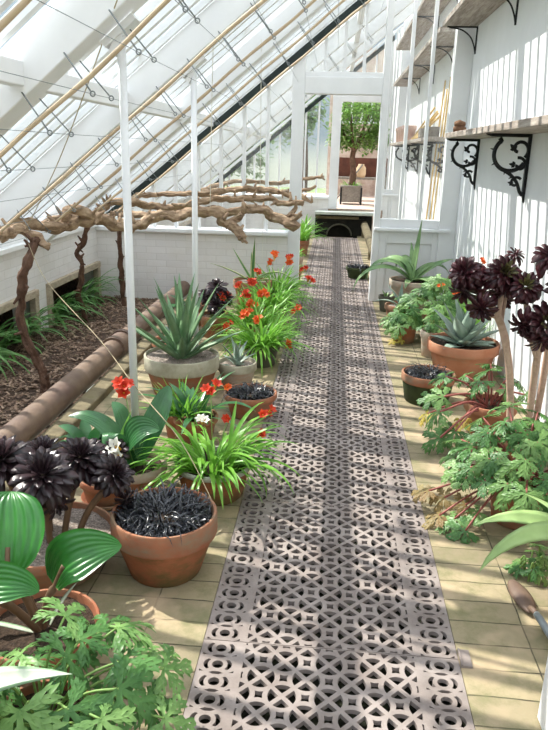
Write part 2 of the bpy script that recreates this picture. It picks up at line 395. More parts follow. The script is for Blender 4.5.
for i, (a, b) in enumerate(ops):
    g = MB(); g.box((XL - .03, a - .02, -.14), (XL + .035, a + .06, .29)); g.box((XL - .03, b - .06, -.14), (XL + .035, b + .02, .29)); g.box((XL - .03, a - .02, .285), (XL + .04, b + .02, .35))
    tag(bevel(g.build('trim_%d' % (i + 1), M['frame_wood'], smooth=False), .006), 'weathered timber frame round a planting opening in the low wall', 'frame', 'timber frames of the low wall openings', 'structure')

# sloping glass roof
ceil = thing('ceiling', 'sloping white timber and glass lean-to roof', 'roof', kind='structure')
gb = MB(); bars = []; y = -.95; sp = .205
while y < YE: bars.append(y); y += sp
plen = .62; xs_top = XR + .02
dslope = V((1, 0, SL)).normalized(); nslope = V((-SL, 0, 1)).normalized()
total = (xs_top - XL) / dslope.x
for bi in range(len(bars) - 1):
    s0 = 0
    while s0 < total - .05:
        s1 = min(total, s0 + plen); ya, yb = bars[bi], bars[bi + 1]
        lowp = V((XL, 0, rz(XL, 3.15))) + dslope * s0 + nslope * .010; hip = V((XL, 0, rz(XL, 3.15))) + dslope * s1
        arc = []
        for q in range(7):
            u = q / 6; yy = ya + (yb - ya) * u; arc.append((gb.vert(lowp + V((0, yy, 0)) - dslope * .05 * (1 - (2 * u - 1) ** 2)), u))
        t1 = gb.vert(hip + V((0, yb, 0))); t0 = gb.vert(hip + V((0, ya, 0)))
        mids = []
        tp = [gb.vert(hip + V((0, ya + (yb - ya) * q / 6, 0))) for q in range(7)]
        md = [gb.vert(lowp + dslope * .03 + V((0, ya + (yb - ya) * q / 6, 0))) for q in range(7)]
        for q in range(6):
            u0, u1 = q / 6, (q + 1) / 6
            gb.face((arc[q][0], arc[q + 1][0], md[q + 1], md[q]), 0, ((u0, 0), (u1, 0), (u1, .06), (u0, .06)))
            gb.face((md[q], md[q + 1], tp[q + 1], tp[q]), 0, ((u0, .06), (u1, .06), (u1, 1), (u0, 1)))
        s0 += plen
gb.build('glass_panes', M['roof_glass'], ceil)
def slope_bar(x0, x1, y, w, kb_, kt):
    return [(x0, y - w / 2, rz(x0, kb_)), (x1, y - w / 2, rz(x1, kb_)), (x1, y + w / 2, rz(x1, kb_)), (x0, y + w / 2, rz(x0, kb_)),
            (x0, y - w / 2, rz(x0, kt)), (x1, y - w / 2, rz(x1, kt)), (x1, y + w / 2, rz(x1, kt)), (x0, y + w / 2, rz(x0, kt))]
for y in bars:
    m = MB(); m.hexa(slope_bar(XL - .04, XR, y, .046, 3.108, 3.15)); m.hexa(slope_bar(XL - .04, XR, y, .018, 3.15, 3.19)); m.build('glazing_bar', M['white'], ceil, smooth=False)
raf_y = [0.02, 1.57, 3.12, 4.66, 6.24]
raf_y2 = [9.4, 10.95, 12.5]
eye_x = [-2.13, -1.94, -1.74, -1.545, -1.35, -1.155, -.955, -.76, -.565, -.37, -.17, .03, .23]
for y in raf_y + raf_y2:
    m = MB(); m.hexa(slope_bar(XL - .02, XR, y, .15, 2.885, 3.1)); ro = m.build('rafter', M['white'], ceil, smooth=False); bevel(ro, .006)
    if y < 1.5 or y > 10: continue
    for x in eye_x:
        for sgn in (-1, 1):
            e = MB(); p0 = V((x, y + sgn * .074, rz(x, 2.91))); ax = V((SL, 0, -1)).normalized(); tip = p0 + ax * .195 + V((0, sgn * .05, 0))
            e.tube([p0, tip], .0034, 6); rc_ = tip + ax * .014
            e.tube([rc_ + dslope * .010 * math.cos(a * PI / 6) + ax * .010 * math.sin(a * PI / 6) for a in range(13)], .0032, 5)
            e.build('vine_eye', M['grey_steel'], ro)
for xq, nm in ((-1.37, 'purlin'), (.2, 'purlin')):
    z = rz(xq, 3.0); m = MB(); m.box((xq - .035, Y0, z - .05), (xq + .035, YE, z + .05)); bevel(m.build(nm, M['white'], ceil, smooth=False), .006)
sp_ = MB(); sp_.box((XL - .2, Y0 - .3, .745), (XL + .04, YE + .1, .79)); sp_.box((XL - .12, Y0 - .3, .79), (XL - .02, YE + .1, 1.0))
bevel(sp_.build('sill_plate', M['eaves'], ceil, smooth=False), .006)
boxes('ridge_plate', [((XR - .05, Y0, 4.02), (XR, YE, 4.3))], M['white'], ceil)

# glazed partitions
def partition(name, label, Y, jl, jr, head, step, left_x0, rightpanel, near=False):
    t = thing(name, label, 'wall', (0, 0, 0), kind='structure'); d = .035
    W = M['white']
    boxes('low_wall', [((XL, Y - .1, -.35), (jl[0], Y + .1, .70))], M['brick'], t)
    boxes('ledge', [((XL, Y - .15, .70), (jl[0], Y + .13, .745))], W, t, .008)
    for a, b in (jl, jr):
        m = MB(); m.hexa([(a, Y - .07, step), (b, Y - .07, step), (b, Y + .07, step), (a, Y + .07, step), (a, Y - .07, rz(a, 3.05)), (b, Y - .07, rz(b, 3.05)), (b, Y + .07, rz(b, 3.05)), (a, Y + .07, rz(a, 3.05))])
        bevel(m.build('door_post', W, t, smooth=False), .005)
    boxes('door_head', [((jl[1], Y - .065, head), (jr[0], Y + .065, head + .17))], W, t, .006)
    boxes('transom_rail', [((jl[1], Y - .045, head + .17), (jr[0], Y + .045, head + .22))], W, t, .004)
    m = MB(); m.hexa([(XL, Y - d, rz(XL, 3.0)), (XR, Y - d, rz(XR, 3.0)), (XR, Y + d, rz(XR, 3.0)), (XL, Y + d, rz(XL, 3.0)), (XL, Y - d, rz(XL, 3.06)), (XR, Y - d, rz(XR, 3.06)), (XR, Y + d, rz(XR, 3.06)), (XL, Y + d, rz(XL, 3.06))]); m.build('top_rail', W, t, smooth=False)
    xs = []; x = left_x0
    while x > XL + .1: xs.append(x); x -= .256
    cols_ = [(jl[0], None)] + [(x, None) for x in xs]
    for x in xs: boxes('glazing_bar', [((x - .017, Y - d, .745), (x + .017, Y + d, rz(x, 3.0)))], W, t)
    edges = [jl[0]] + [x for x in xs] + [XL]
    def pane(xa, xb, z0):
        za, zb = rz(xa, 3.0), rz(xb, 3.0)
        if za < z0 + .02: return
        m = MB(); i = [m.vert(p) for p in ((xa, Y, z0), (xb, Y, z0), (xb, Y, zb), (xa, Y, za))]; m.face(i); m.build('pane', M['pane_glass'], t, smooth=False)
    for b, a in zip(edges[:-1], edges[1:]): pane(a + .017, b - .017, .745)
    n = 4; w = (jr[0] - jl[1]) / n
    for k in range(n):
        pane(jl[1] + k * w, jl[1] + (k + 1) * w, head + .22)
        if k: boxes('glazing_bar', [((jl[1] + k * w - .015, Y - d, head + .22), (jl[1] + k * w + .015, Y + d, rz(jl[1] + k * w, 3.0)))], W, t)
    if rightpanel:
        wp = 1.15
        m = MB(); m.box((wp, Y - .08, 0), (XR, Y + .08, rz(XR, 3.0))); bevel(m.build('wall_post', W, t, smooth=False), .006)
        boxes('apron_panel', [((jr[1], Y - .03, 0), (wp, Y + .03, .80))], W, t)
        boxes('panel_frame', [((jr[1], Y - .055, 0), (jr[1] + .09, Y - .03, .80)), ((wp - .06, Y - .055, 0), (wp, Y - .03, .80)), ((jr[1] + .09, Y - .055, .66), (wp - .06, Y - .03, .80)), ((jr[1] + .09, Y - .055, 0), (wp - .06, Y - .03, .12))], W, t, .004)
        boxes('ledge', [((jr[1] - .06, Y - .12, .795), (wp + .12, Y + .1, .83))], W, t, .008)
        boxes('glass_rail', [((jr[1], Y - .05, .83), (wp, Y + .05, .92))], W, t, .004)
        ws = (wp - jr[1]) / 3
        for k in range(3):
            a = jr[1] + k * ws; pane(a, a + ws, .92)
            if k: boxes('glazing_bar', [((a - .017, Y - d, .92), (a + .017, Y + d, rz(a, 3.0)))], W, t)
    # dark strip following the slope
    m = MB(); m.hexa([(XL + .1, Y - .11, rz(XL + .1, 2.875)), (jr[1] if not near else 0, Y - .11, rz(jr[1], 2.875)), (jr[1] if not near else 0, Y - .08, rz(jr[1], 2.875)), (XL + .1, Y - .08, rz(XL + .1, 2.875)),
                      (XL + .1, Y - .11, rz(XL + .1, 2.965)), (jr[1] if not near else 0, Y - .11, rz(jr[1], 2.965)), (jr[1] if not near else 0, Y - .08, rz(jr[1], 2.965)), (XL + .1, Y - .08, rz(XL + .1, 2.965))])
    if not near: m.build('sloping_strip', M['dark_rubber'], t, smooth=False)
    return t
partition('wall_far', 'white glazed timber partition with open doorway across the path', YP, (-.50, -.37), (.44, .508), 2.19, 0, -.755, True)
partition('wall_end', 'second white glazed partition at the far end of the path', YE, (-.13, .05), (.89, .99), 2.57, .5, -.39, True)
wn = boxes('wall_near', [((XL, Y0 - .2, -.3), (XR, Y0, .8))], M['brick']); tag(wn, 'low white wall behind the viewer', 'wall', kind='structure')

# ---------------------------------------------------------------- grating panels (real pierced cast iron)
def clip(poly, axis, val, keep_less):
    out = []
    for i in range(len(poly)):
        a, b = poly[i], poly[(i + 1) % len(poly)]
        ia = (a[axis] <= val) == keep_less; ib = (b[axis] <= val) == keep_less
        if ia: out.append(a)
        if ia != ib:
            t = (val - a[axis]) / (b[axis] - a[axis]); out.append((a[0] + (b[0] - a[0]) * t, a[1] + (b[1] - a[1]) * t))
    return out
CX, CY, ROWS = .072, .0765, 13
PL = ROWS * CY + .0
GW = GX1 - GX0
def grate_mesh():
    cu = bpy.data.curves.new('grate', 'CURVE'); cu.dimensions = '2D'; cu.fill_mode = 'BOTH'; cu.extrude = .008
    def add(poly):
        s = cu.splines.new('POLY'); s.points.add(len(poly) - 1); s.use_cyclic_u = True
        for p, q in zip(s.points, poly): p.co = (q[0], q[1], 0, 1)
    e = .0015
    add([(0, e), (GW, e), (GW, PL - e), (0, PL - e)])
    L0 = (GW - 8 * CX) / 2; L1 = GW - L0
    bar = .0068
    def put(poly):
        for ax, val, less in ((0, L0 + .007, False), (0, L1 - .007, True), (1, .005, False), (1, PL - .005, True)):
            poly = clip(poly, ax, val, less)
            if len(poly) < 3: return
        a = 0
        for i in range(len(poly)): x0, y0 = poly[i]; x1, y1 = poly[(i + 1) % len(poly)]; a += x0 * y1 - x1 * y0
        if abs(a) / 2 > 2.5e-5: add(poly)
    for i in range(0, 9):
        for j in range(0, ROWS + 1):
            cx, cy = L0 + i * CX, j * CY
            if (i + j) % 2 == 0:            # spoked wheel: four sectors
                r = .7071 - .09
                for k in range(4):
                    th = k * PI / 2; pts = []
                    off = .15
                    pts.append((off, 0))
                    for q in range(7):
                        a = -PI / 4 + .165 + (PI / 2 - .33) * q / 6; pts.append((r * math.cos(a), r * math.sin(a)))
                    c_, s_ = math.cos(th), math.sin(th)
                    put([(cx + (x * c_ - y * s_) * CX, cy + (x * s_ + y * c_) * CY) for x, y in pts])
            else:                            # square opening between wheels
                h = .185; pts = [(-h, -h), (0, -h * .82), (h, -h), (h * .82, 0), (h, h), (0, h * .82), (-h, h), (-h * .82, 0)]
                put([(cx + x * CX, cy + y * CY) for x, y in pts])
    for side in (0, 1):
        cx = .066 if side == 0 else GW - .066
        for j in range(ROWS):
            cy = (j + .5) * CY
            add([(cx + .0185 * math.cos(2 * PI * q / 14), cy + .0175 * math.sin(2 * PI * q / 14)) for q in range(14)])
            for sg in (-1, 1):               # side slots
                out = [(cx + sg * .047 * math.cos(a), cy + .034 * math.sin(a)) for a in [(-.75 + 1.5 * q / 6) for q in range(7)]]
                inn = [(cx + sg * .0325 * math.cos(a), cy + .030 * math.sin(a)) for a in [(.75 - 1.5 * q / 6) for q in range(7)]]
                add(out + inn)
                add([(cx + sg * .056, cy - .5 * CY + .012) if j else (cx + sg * .056, cy - .5 * CY + .014), (cx + sg * .040, cy - .5 * CY + .0035), (cx + sg * .056, cy - .5 * CY + .003)])
            if j:                            # lens between rings
                yb = cy - .5 * CY
                add([(cx - .024, yb), (cx - .010, yb - .0062), (cx + .010, yb - .0062), (cx + .024, yb), (cx + .010, yb + .0062), (cx - .010, yb + .0062)])
    o = bpy.data.objects.new('tmp', cu); col.objects.link(o)
    dg = bpy.context.evaluated_depsgraph_get(); me = bpy.data.meshes.new_from_object(o.evaluated_get(dg))
    bpy.data.objects.remove(o); bpy.data.curves.remove(cu)
    me.name = 'floor_grating'; me.materials.clear(); me.materials.append(M['iron_grate']); return me
gm = grate_mesh()
ordn = ['nearest', 'second nearest', 'third', 'fourth', 'fifth', 'sixth', 'seventh', 'eighth', 'ninth', 'tenth', 'eleventh', 'twelfth', 'thirteenth', 'fourteenth', 'last']
y = 1.955 - PL; k = 0
while y + PL < YE - .25:
    o = bpy.data.objects.new('floor_grating', gm); col.objects.link(o); o.location = (GX0, y, -.0082)
    nm = ordn[min(k, 14)]
    tag(o, ('pierced cast iron path grating panel, %s from the viewer' % nm) if k else 'pierced cast iron grating panel nearest the viewer at the bottom edge', 'grating', 'iron grating panels of the path'); y += PL; k += 1

# ---------------------------------------------------------------- pipes, posts, canes, wires, strings
pp = thing('heating_pipe', 'thick rusty brown heating pipe along the edge of the soil bed', 'pipe', (0, 0, 0))
m = MB(); m.tube([(-1.68, Y0 + .05, .075), (-1.68, YP - .12, .075)], .082, 20); sharp(m.build('pipe_run', M['pipe'], pp))
m = MB()
for dy, r in ((-.09, .1), (-.03, .1), (-.03, .092), (.03, .092), (.03, .104), (.075, .104)): pass
m.tube([(-1.68, 5.1, .075), (-1.68, 5.17, .075)], .1, 20); m.tube([(-1.68, 5.17, .075), (-1.68, 5.32, .075)], .092, 20); m.tube([(-1.68, 5.32, .075), (-1.68, 5.37, .075)], .104, 20); sharp(m.build('collar', M['pipe'], pp))
m = MB()
for yy in (2.9, 7.0): boxes('bearer', [((-1.74, yy, -.12), (-1.62, yy + .12, .005))], M['concrete'], pp)
p2 = thing('heating_pipe', 'mottled grey pipe along the right of the path beyond the doorway', 'pipe')
m = MB(); m.tube([(.62, 8.3, .22), (.62, YE - .25, .22)], .075, 16); sharp(m.build('pipe_run', M['concrete'], p2))
m = MB()
for yy in (8.4, 11, 14): boxes('bearer', [((.57, yy, 0), (.67, yy + .1, .15))], M['concrete'], p2)

for (x, y, lb) in ((-.955, 3.20, 'slim white roof post nearer the viewer, left of the path'), (-.93, 4.66, 'slim white roof post farther back, behind the big spiky agave')):
    t = thing('roof_post', lb, 'post', (x, y, 0), group='white posts holding the rafters')
    m = MB(); m.tube([(0, 0, 0), (0, 0, rz(x, 2.875) - .02)], .019, 14); m.build('shaft', M['white'], t)
    m = MB(); m.tube([(0, 0, 0), (0, 0, .03)], .045, 14); m.build('foot_plate', M['white'], t)
    m = MB(); z = rz(x, 2.87); m.bar((-.07, 0, z - .075), (.07, 0, z - .075 + .14 * SL), .09, .03); m.bar((-.04, 0, z - .11), (.0, 0, z - .03), .05, .03); m.build('head_bracket', M['white'], t, smooth=False)

near_names = ['nearest', 'second nearest', 'third nearest', 'fourth nearest', 'fifth nearest', 'sixth nearest', 'seventh nearest']
for i, y in enumerate((2.01, 2.88, 3.93, 4.87, 5.7, 6.6)):
    m = MB(); k = 2.68; pts = []
    for q in range(25):
        x = XL + .62 + (XR - .2 - XL - .62) * q / 24; pts.append((x, y + .012 * math.sin(q * .9 + i), rz(x, k) + .006 * math.sin(q * 1.3)))
    m.tube(pts, [.0095 + (.002 if q % 4 == 0 else 0) for q in range(25)], 8)
    tag(m.build('bamboo_cane', M['cane']), 'long tan bamboo cane tied under the sloping roof, %s to the viewer' % near_names[i], 'cane', 'bamboo canes under the roof')
for i, x in enumerate(eye_x):
    m = MB(); c = V((x, 0, rz(x, 2.91))) + V((SL, 0, -1)).normalized() * .205
    m.tube([(c.x, 1.5, c.z), (c.x, 3.1, c.z - .004), (c.x, 4.66, c.z), (c.x, 7.7, c.z)], .0014, 5)
    tag(m.build('training_wire', M['grey_steel']), 'thin grey training wire strung under the roof, %s row up from the low wall' % (['first', 'second', 'third', 'fourth', 'fifth', 'sixth', 'seventh', 'eighth', 'ninth', 'tenth', 'eleventh', 'twelfth', 'thirteenth'][i]), 'wire', 'training wires under the roof')
def string(pts, r, mat, label):
    m = MB(); m.tube(cat_rom(pts, 5), r, 6); tag(m.build('twine', mat), label, 'string', 'strings tied to the vines')
string([(-.906, 3.0, 2.162), (-1.084, 3.3, 2.016), (-1.298, 3.6, 1.798), (-1.598, 4.0, 1.494), (-2.002, 4.4, 1.057)], .003, M['string'], 'slanting beige twine from the roof down to the nearest vine stem')
string([(-2.009, 4.4, 1.057), (-1.799, 4.2, .785), (-1.258, 3.6, .577), (-.955, 3.2, .465), (-.646, 2.85, .336), (-.452, 2.65, .12)], .0024, M['string'], 'taut beige twine from the nearest vine stem down to the path edge')
string([(-.789, 4.6, 2.35), (-.906, 5.2, 2.005), (-1.011, 5.7, 1.15)], .0028, M['white_string'], 'pale cord hanging from the roof to the middle vine arm')
string([(-.647, 6.0, 2.45), (-.706, 6.6, 2.122), (-.762, 7.2, 1.221)], .0028, M['white_string'], 'pale cord hanging from the roof to the farthest vine arm')
string([(-.686, 6.75, 1.06), (-.677, 6.72, .8), (-.677, 6.7, .585)], .0022, M['white_string'], 'short pale cord dangling below the vine near the partition')

# ---------------------------------------------------------------- vines
def branch(mb, pts, r0, r1, seed=0, knots=True):
    P = cat_rom(pts, 11); n = len(P); rr = [r0 + (r1 - r0) * i / (n - 1) for i in range(n)]
    rb = random.Random(seed)
    P = [p + V((noise.noise(p * 13 + V((seed, 0, 0))), noise.noise(p * 13 + V((0, seed, 7))), noise.noise(p * 13 + V((3, seed, 0))))) * r0 * .55 for p in P]
    rr = [r * (1 + .3 * noise.noise(p * 12 + V((seed, 5, 0)))) for r, p in zip(rr, P)]
    rr[-1] *= .5
    mb.tube(P, rr, 22, wob=.32, ridge=.15, seed=seed)
    if knots:
        for _ in range(int(n / 5)):
            p = P[rb.randrange(2, n - 1)]; d = V((rb.uniform(-1, 1), rb.uniform(-1, .3), rb.uniform(-.7, 1.2))).normalized(); l = rb.uniform(1.2, 3.0) * r0; k2 = V((rb.uniform(-1, 1), rb.uniform(-1, 1), rb.uniform(-.4, 1))) * r0 * .7
            mb.tube([p, p + d * l * .5, p + d * l + k2], [r0 * .6, r0 * .42, r0 * .22], 8, wob=.45, seed=seed + 1)
A_trunk = [(-1.939, 4.4, -.12), (-1.956, 4.42, -.009), (-1.970, 4.42, .093), (-2.039, 4.4, .29), (-2.076, 4.38, .483), (-2.034, 4.36, .714), (-1.98, 4.36, .868), (-1.955, 4.4, .968), (-1.939, 4.45, 1.015)]
A_stub = [(-2.075, 4.2, 1.051), (-2.042, 4.3, 1.073), (-2.001, 4.4, 1.064), (-1.94, 4.45, 1.008), (-1.861, 4.4, .971)]
A_main = [(-2.45, 4.5, 1.0), (-2.27, 4.6, 1.026), (-2.217, 4.65, 1.084), (-2.099, 4.75, 1.065), (-1.972, 4.9, 1.04), (-1.858, 5.1, 1.061), (-1.753, 5.2, 1.07), (-1.669, 5.25, 1.03), (-1.542, 5.35, 1.017), (-1.411, 5.5, 1.085), (-1.272, 5.6, 1.073), (-1.119, 5.7, 1.118), (-.97, 5.8, 1.098), (-.928, 5.8, 1.034), (-.835, 5.8, .996), (-.735, 5.75, .906)]
A_fork = [(-.9, 5.8, 1.0), (-.801, 5.85, 1.058), (-.75, 5.85, 1.093)]
A_arch = [(-1.97, 4.95, 1.035), (-1.943, 4.95, 1.1), (-1.925, 4.97, 1.149), (-1.883, 5.0, 1.162), (-1.824, 5.08, 1.122), (-1.784, 5.2, 1.061)]
B_trunk = [(-2.388, 6.5, -.149), (-2.402, 6.5, -.027), (-2.436, 6.5, .083), (-2.462, 6.5, .163), (-2.417, 6.45, .352), (-2.373, 6.4, .536), (-2.416, 6.4, .63), (-2.345, 6.35, .715), (-2.28, 6.3, .861), (-2.219, 6.25, .985)]
B_arm = [(-2.52, 6.0, .952), (-2.441, 6.1, .983), (-2.2, 6.2, .982), (-2.138, 6.3, 1.038), (-2.054, 6.4, 1.106), (-1.885, 6.5, 1.104), (-1.74, 6.6, 1.074), (-1.607, 6.65, 1.056), (-1.491, 6.7, 1.074), (-1.354, 6.75, 1.094), (-1.187, 6.8, 1.143), (-1.006, 6.9, 1.143), (-.789, 7.0, 1.143), (-.634, 7.05, 1.145), (-.553, 7.05, 1.108), (-.436, 7.1, 1.118), (-.305, 7.1, 1.112)]
B_knob = [(-2.167, 6.3, 1.028), (-2.076, 6.35, 1.108), (-2.055, 6.35, 1.163)]
C_trunk = [(-2.226, 7.3, -.15), (-2.264, 7.3, .063), (-2.278, 7.3, .272), (-2.264, 7.25, .497), (-2.238, 7.2, .768), (-2.226, 7.15, .95)]
C_arm = [(-2.414, 7.1, .9), (-2.225, 7.15, .959), (-2.082, 7.15, 1.094), (-2.007, 7.15, 1.137), (-1.789, 7.2, 1.145), (-1.517, 7.2, 1.163), (-1.281, 7.2, 1.166), (-1.078, 7.25, 1.204), (-.923, 7.25, 1.229), (-.757, 7.25, 1.223), (-.547, 7.2, 1.197), (-.444, 7.2, 1.161)]
C_low = [(-2.211, 7.1, .95), (-1.858, 7.0, .952), (-1.577, 6.9, .999), (-1.306, 6.8, 1.035), (-1.002, 6.75, 1.039), (-.808, 6.75, 1.055), (-.653, 6.75, 1.059), (-.584, 6.75, .996), (-.454, 6.7, .967), (-.336, 6.7, .895)]
def vine(label, trunk, tr_r, arms):
    t = thing('grapevine', label, 'vine', (0, 0, 0), group='gnarled grapevines in the soil bed')
    m = MB(); branch(m, trunk, tr_r, tr_r * .85, 11); m.build('trunk', M['bark_dark'], t)
    for i, (pts, a, b) in enumerate(arms):
        m = MB(); branch(m, pts, a, b, 20 + i * 3); m.build('arm', M['bark'], t)
vine('gnarled bare vine nearest the viewer with a twisted brown trunk and long thick arm', A_trunk, .03, [(A_stub, .035, .028), (A_main, .038, .040), (A_fork, .035, .02), (A_arch, .03, .03)])
vine('gnarled bare vine with slim trunk beside the second wall opening', B_trunk, .025, [(B_arm, .033, .026), (B_knob, .03, .014)])
vine('gnarled bare vine with thin straight trunk in front of the partition', C_trunk, .027, [(C_arm, .026, .026), (C_low, .034, .042), ([(-.516, 6.75, .979), (-.411, 6.75, 1.011), (-.355, 6.75, 1.088)], .034, .016), ([(-.436, 6.72, .965), (-.369, 6.7, .998), (-.313, 6.7, 1.037)], .03, .015)])
vine('bare vine seen through the doorway beyond the partition', [(-2.3, 11.5, -.12), (-2.32, 11.5, .3), (-2.28, 11.4, .7), (-2.2, 11.4, .95)], .035, [([(-2.3, 11.4, .9), (-1.7, 11.3, 1.0), (-1.1, 11.2, .98), (-.5, 11.2, 1.02), (-.3, 11.2, 1.1)], .04, .025), ([(-2.2, 11.5, .95), (-1.6, 11.6, 1.12), (-1, 11.7, 1.1), (-.5, 11.7, 1.18), (-.2, 11.8, 1.22)], .035, .022), ([(-.6, 11.2, 1.0), (-.45, 11.1, .9), (-.35, 11.1, .85)], .035, .02)])

# ---------------------------------------------------------------- shelves and brackets
def shelf(label, x0, y0, y1, z, th=.045):
    o = boxes('wall_shelf', [((x0, y0, z), (XR - .005, y1, z + th))], M['shelf_wood'], bev=.004)
    return tag(o, label, 'shelf', 'weathered wall shelves')
SX = 1.0
shelf('long weathered lower wooden shelf on the right wall before the partition', SX, 1.2, 6.98, 1.757)
shelf('upper weathered wooden shelf high on the right wall before the partition', SX - .01, 1.2, 7.74, 2.83, .05)
shelf('lower wooden shelf seen through the glass panel of the partition', SX, 8.3, 14.2, 1.757)
shelf('middle high wooden shelf beyond the partition glass', SX, 8.0, 14.2, 2.83, .05)
shelf('topmost wooden shelf beyond the partition glass', SX, 8.0, 14.2, 3.46, .05)

def spiral(cx, cz, r, a0, a1, shrink, n=26):
    return [(cx + (r * (1 - shrink * i / n)) * math.cos(a0 + (a1 - a0) * i / n), 0, cz + (r * (1 - shrink * i / n)) * math.sin(a0 + (a1 - a0) * i / n)) for i in range(n + 1)]
def fleur(mb, p, ang, s):
    p = V(p)
    for da, l in ((-.9, .7), (0, 1), (.9, .7)):
        d = V((math.cos(ang + da), 0, math.sin(ang + da)))
        mb.tube([p, p + d * s * l * .55, p + d * s * l], [s * .24, s * .32, s * .08], 6)
def scroll_bracket():
    """x: 0 at the wall, negative out into the room; z: 0 at the shelf underside"""
    parts = {}
    m = MB(); m.box((-.022, -.014, -.40), (0, .014, 0)); m.hexa([(-.022, -.012, -.40), (0, -.012, -.40), (0, .012, -.40), (-.022, .012, -.40), (-.008, -.006, -.46), (0, -.006, -.46), (0, .006, -.46), (-.008, .006, -.46)]); parts['back_bar'] = m
    m = MB(); m.box((-.27, -.014, -.022), (-.02, .014, 0)); m.tube([(-.27, 0, -.012), (-.29, 0, -.008), (-.31, 0, -.004)], [.012, .008, .003], 6); parts['top_bar'] = m
    m = MB()
    big = [(-.235 + .02, 0, -.03)] + [(-.13 + .112 * math.cos(a), 0, -.135 + .112 * math.sin(a)) for a in [2.25 + (5.75 - 2.25) * i / 22 for i in range(23)]]
    m.tube(cat_rom(big, 2), .0145, 8)
    m.tube(spiral(-.075, -.10, .07, -.9, 4.3, .72), .012, 7)
    m.tube(spiral(-.062, -.205, .05, 1.9, -3.2, .7), .011, 7)
    tail = [(-.185, 0, -.235), (-.13, 0, -.262), (-.09, 0, -.295), (-.06, 0, -.335), (-.04, 0, -.385), (-.018, 0, -.41)]
    m.tube(cat_rom(tail, 4), .012, 8)
    m.tube(spiral(-.075, -.325, .042, .6, 5.6, .7), .010, 7)
    parts['scroll'] = m
    for p, a, s in (((-.105, 0, -.10), 2.4, .045), ((-.095, 0, -.205), 3.0, .038), ((-.095, 0, -.33), 2.9, .034)): fleur(m, p, a, s)
    for a, l in ((2.9, .03), (3.7, .028), (4.5, .026)):
        p = V((-.13 + .115 * math.cos(a), 0, -.135 + .115 * math.sin(a))); d = V((math.cos(a), 0, math.sin(a))); m.tube([p, p + d * l], [.009, .002], 6)
    m.tube([(-.10, 0, -.285), (-.125, 0, -.30)], [.009, .002], 6)
    return parts
sb = None
labs = [(5.13, 'ornate black scrollwork shelf bracket nearer the viewer on the right wall'), (6.95, 'ornate black scrollwork bracket at the far end of the lower right shelf'), (3.4, 'ornate black scroll bracket outside the right edge'),
        (8.75, 'scroll bracket beyond the glass, nearest the partition'), (10.3, 'second scroll bracket beyond the partition glass'), (11.9, 'third scroll bracket beyond the partition glass'), (13.5, 'scroll bracket at the far end beyond the glass')]
for i, (y, lb) in enumerate(labs):
    if i == 2: continue
    if sb is None:
        sb = thing('scroll_bracket', lb, 'bracket', (XR, y, 1.757), group='black scroll brackets under the lower shelves')
        for n, m in scroll_bracket().items(): m.build(n, M['black_iron'], sb, smooth=(n != 'back_bar'))
    else: dup(sb, lb, (XR, y, 1.757))
tb = None
for y, z, lb in ((7.66, 2.83, 'thin curved iron bracket at the far end of the upper shelf'), (6.02, 2.83, 'thin curved iron bracket under the upper shelf nearer the viewer'),
                 (9.0, 2.83, 'thin bracket beyond the glass under the middle shelf, nearest'), (10.8, 2.83, 'thin bracket beyond the glass under the middle shelf, second'), (12.6, 2.83, 'thin bracket beyond the glass under the middle shelf, farthest'),
                 (9.0, 3.46, 'thin bracket beyond the glass under the topmost shelf, nearest'), (10.8, 3.46, 'thin bracket beyond the glass under the topmost shelf, second')):
    if tb is None:
        tb = thing('shelf_bracket', lb, 'bracket', (XR, y, z), group='plain brackets under the upper shelves')
        m = MB(); m.box((-.012, -.012, -.25), (0, .012, 0)); m.box((-.30, -.012, -.012), (0, .012, 0)); m.build('angle_bar', M['black_iron'], tb, smooth=False)
        m = MB(); m.tube(cat_rom([(-.28, 0, -.012), (-.16, 0, -.03), (-.07, 0, -.09), (-.025, 0, -.17), (-.006, 0, -.24)], 5), .007, 7); m.build('curved_brace', M['black_iron'], tb)
    else: dup(tb, lb, (XR, y, z))
# cork-like lump on the shelf end
m = MB(); m.tube([(-.05, 0, .03), (.0, .0, .032), (.06, 0, .03)], [.025, .034, .024], 12, wob=.35); m.tube([(-.045, .01, .075), (.0, 0, .08), (.05, .01, .076)], [.02, .03, .02], 12, wob=.35, seed=4)
tag(m.build('cork_bark', M['cork'], loc=(1.09, 6.72, 1.800)), 'small brown rough lump lying on the far end of the lower shelf', 'bark lump')

# items on the shelf beyond the glass
pt = None
def potprof(r, h, soil=.03, base=.7, rim=.26, flare=.9, lip=.012):
    hr = h * (1 - rim); i = r - lip * 1.3
    return [(0.001, 0), (r * base, 0), (r * base + .004, .006), (r * flare, hr), (r * .985, hr + .004), (r, hr + .012), (r, h - .006), (r - .004, h), (i + .003, h), (i, h - .006), (i * .97, h - soil - .02), (.001, h - soil - .02)]
for k, y in enumerate((12.2, 12.65, 13.1, 13.55)):
    m = MB(); m.lathe(potprof(.12, .26), sides=20)
    tag(m.build('flower_pot', M['terra_pink'], loc=(1.17, y, 1.803)), 'empty pink terracotta pot on the shelf beyond the glass, %s' % ['nearest of its row', 'second of its row', 'third of its row', 'farthest of its row'][k], 'pot', 'empty pots on the shelf beyond the glass')
for k, (y, w) in enumerate(((8.75, .2), (9.3, .2))):
    t = thing('wooden_crate', 'small dark crate on the shelf beyond the glass, ' + ('nearer the partition' if k == 0 else 'beside the canes'), 'crate', (1.1, y, 1.802), group='small crates on the shelf')
    m = MB(); m.box((-.08, -.1, 0), (.08, .1, .012)); m.box((-.08, -.1, 0), (-.068, .1, .12)); m.box((.068, -.1, 0), (.08, .1, .12)); m.box((-.068, -.1, 0), (.068, -.088, .12)); m.box((-.068, .088, 0), (.068, .1, .12)); bevel(m.build('crate_box', M['tub_wood'], t, smooth=False), .002)
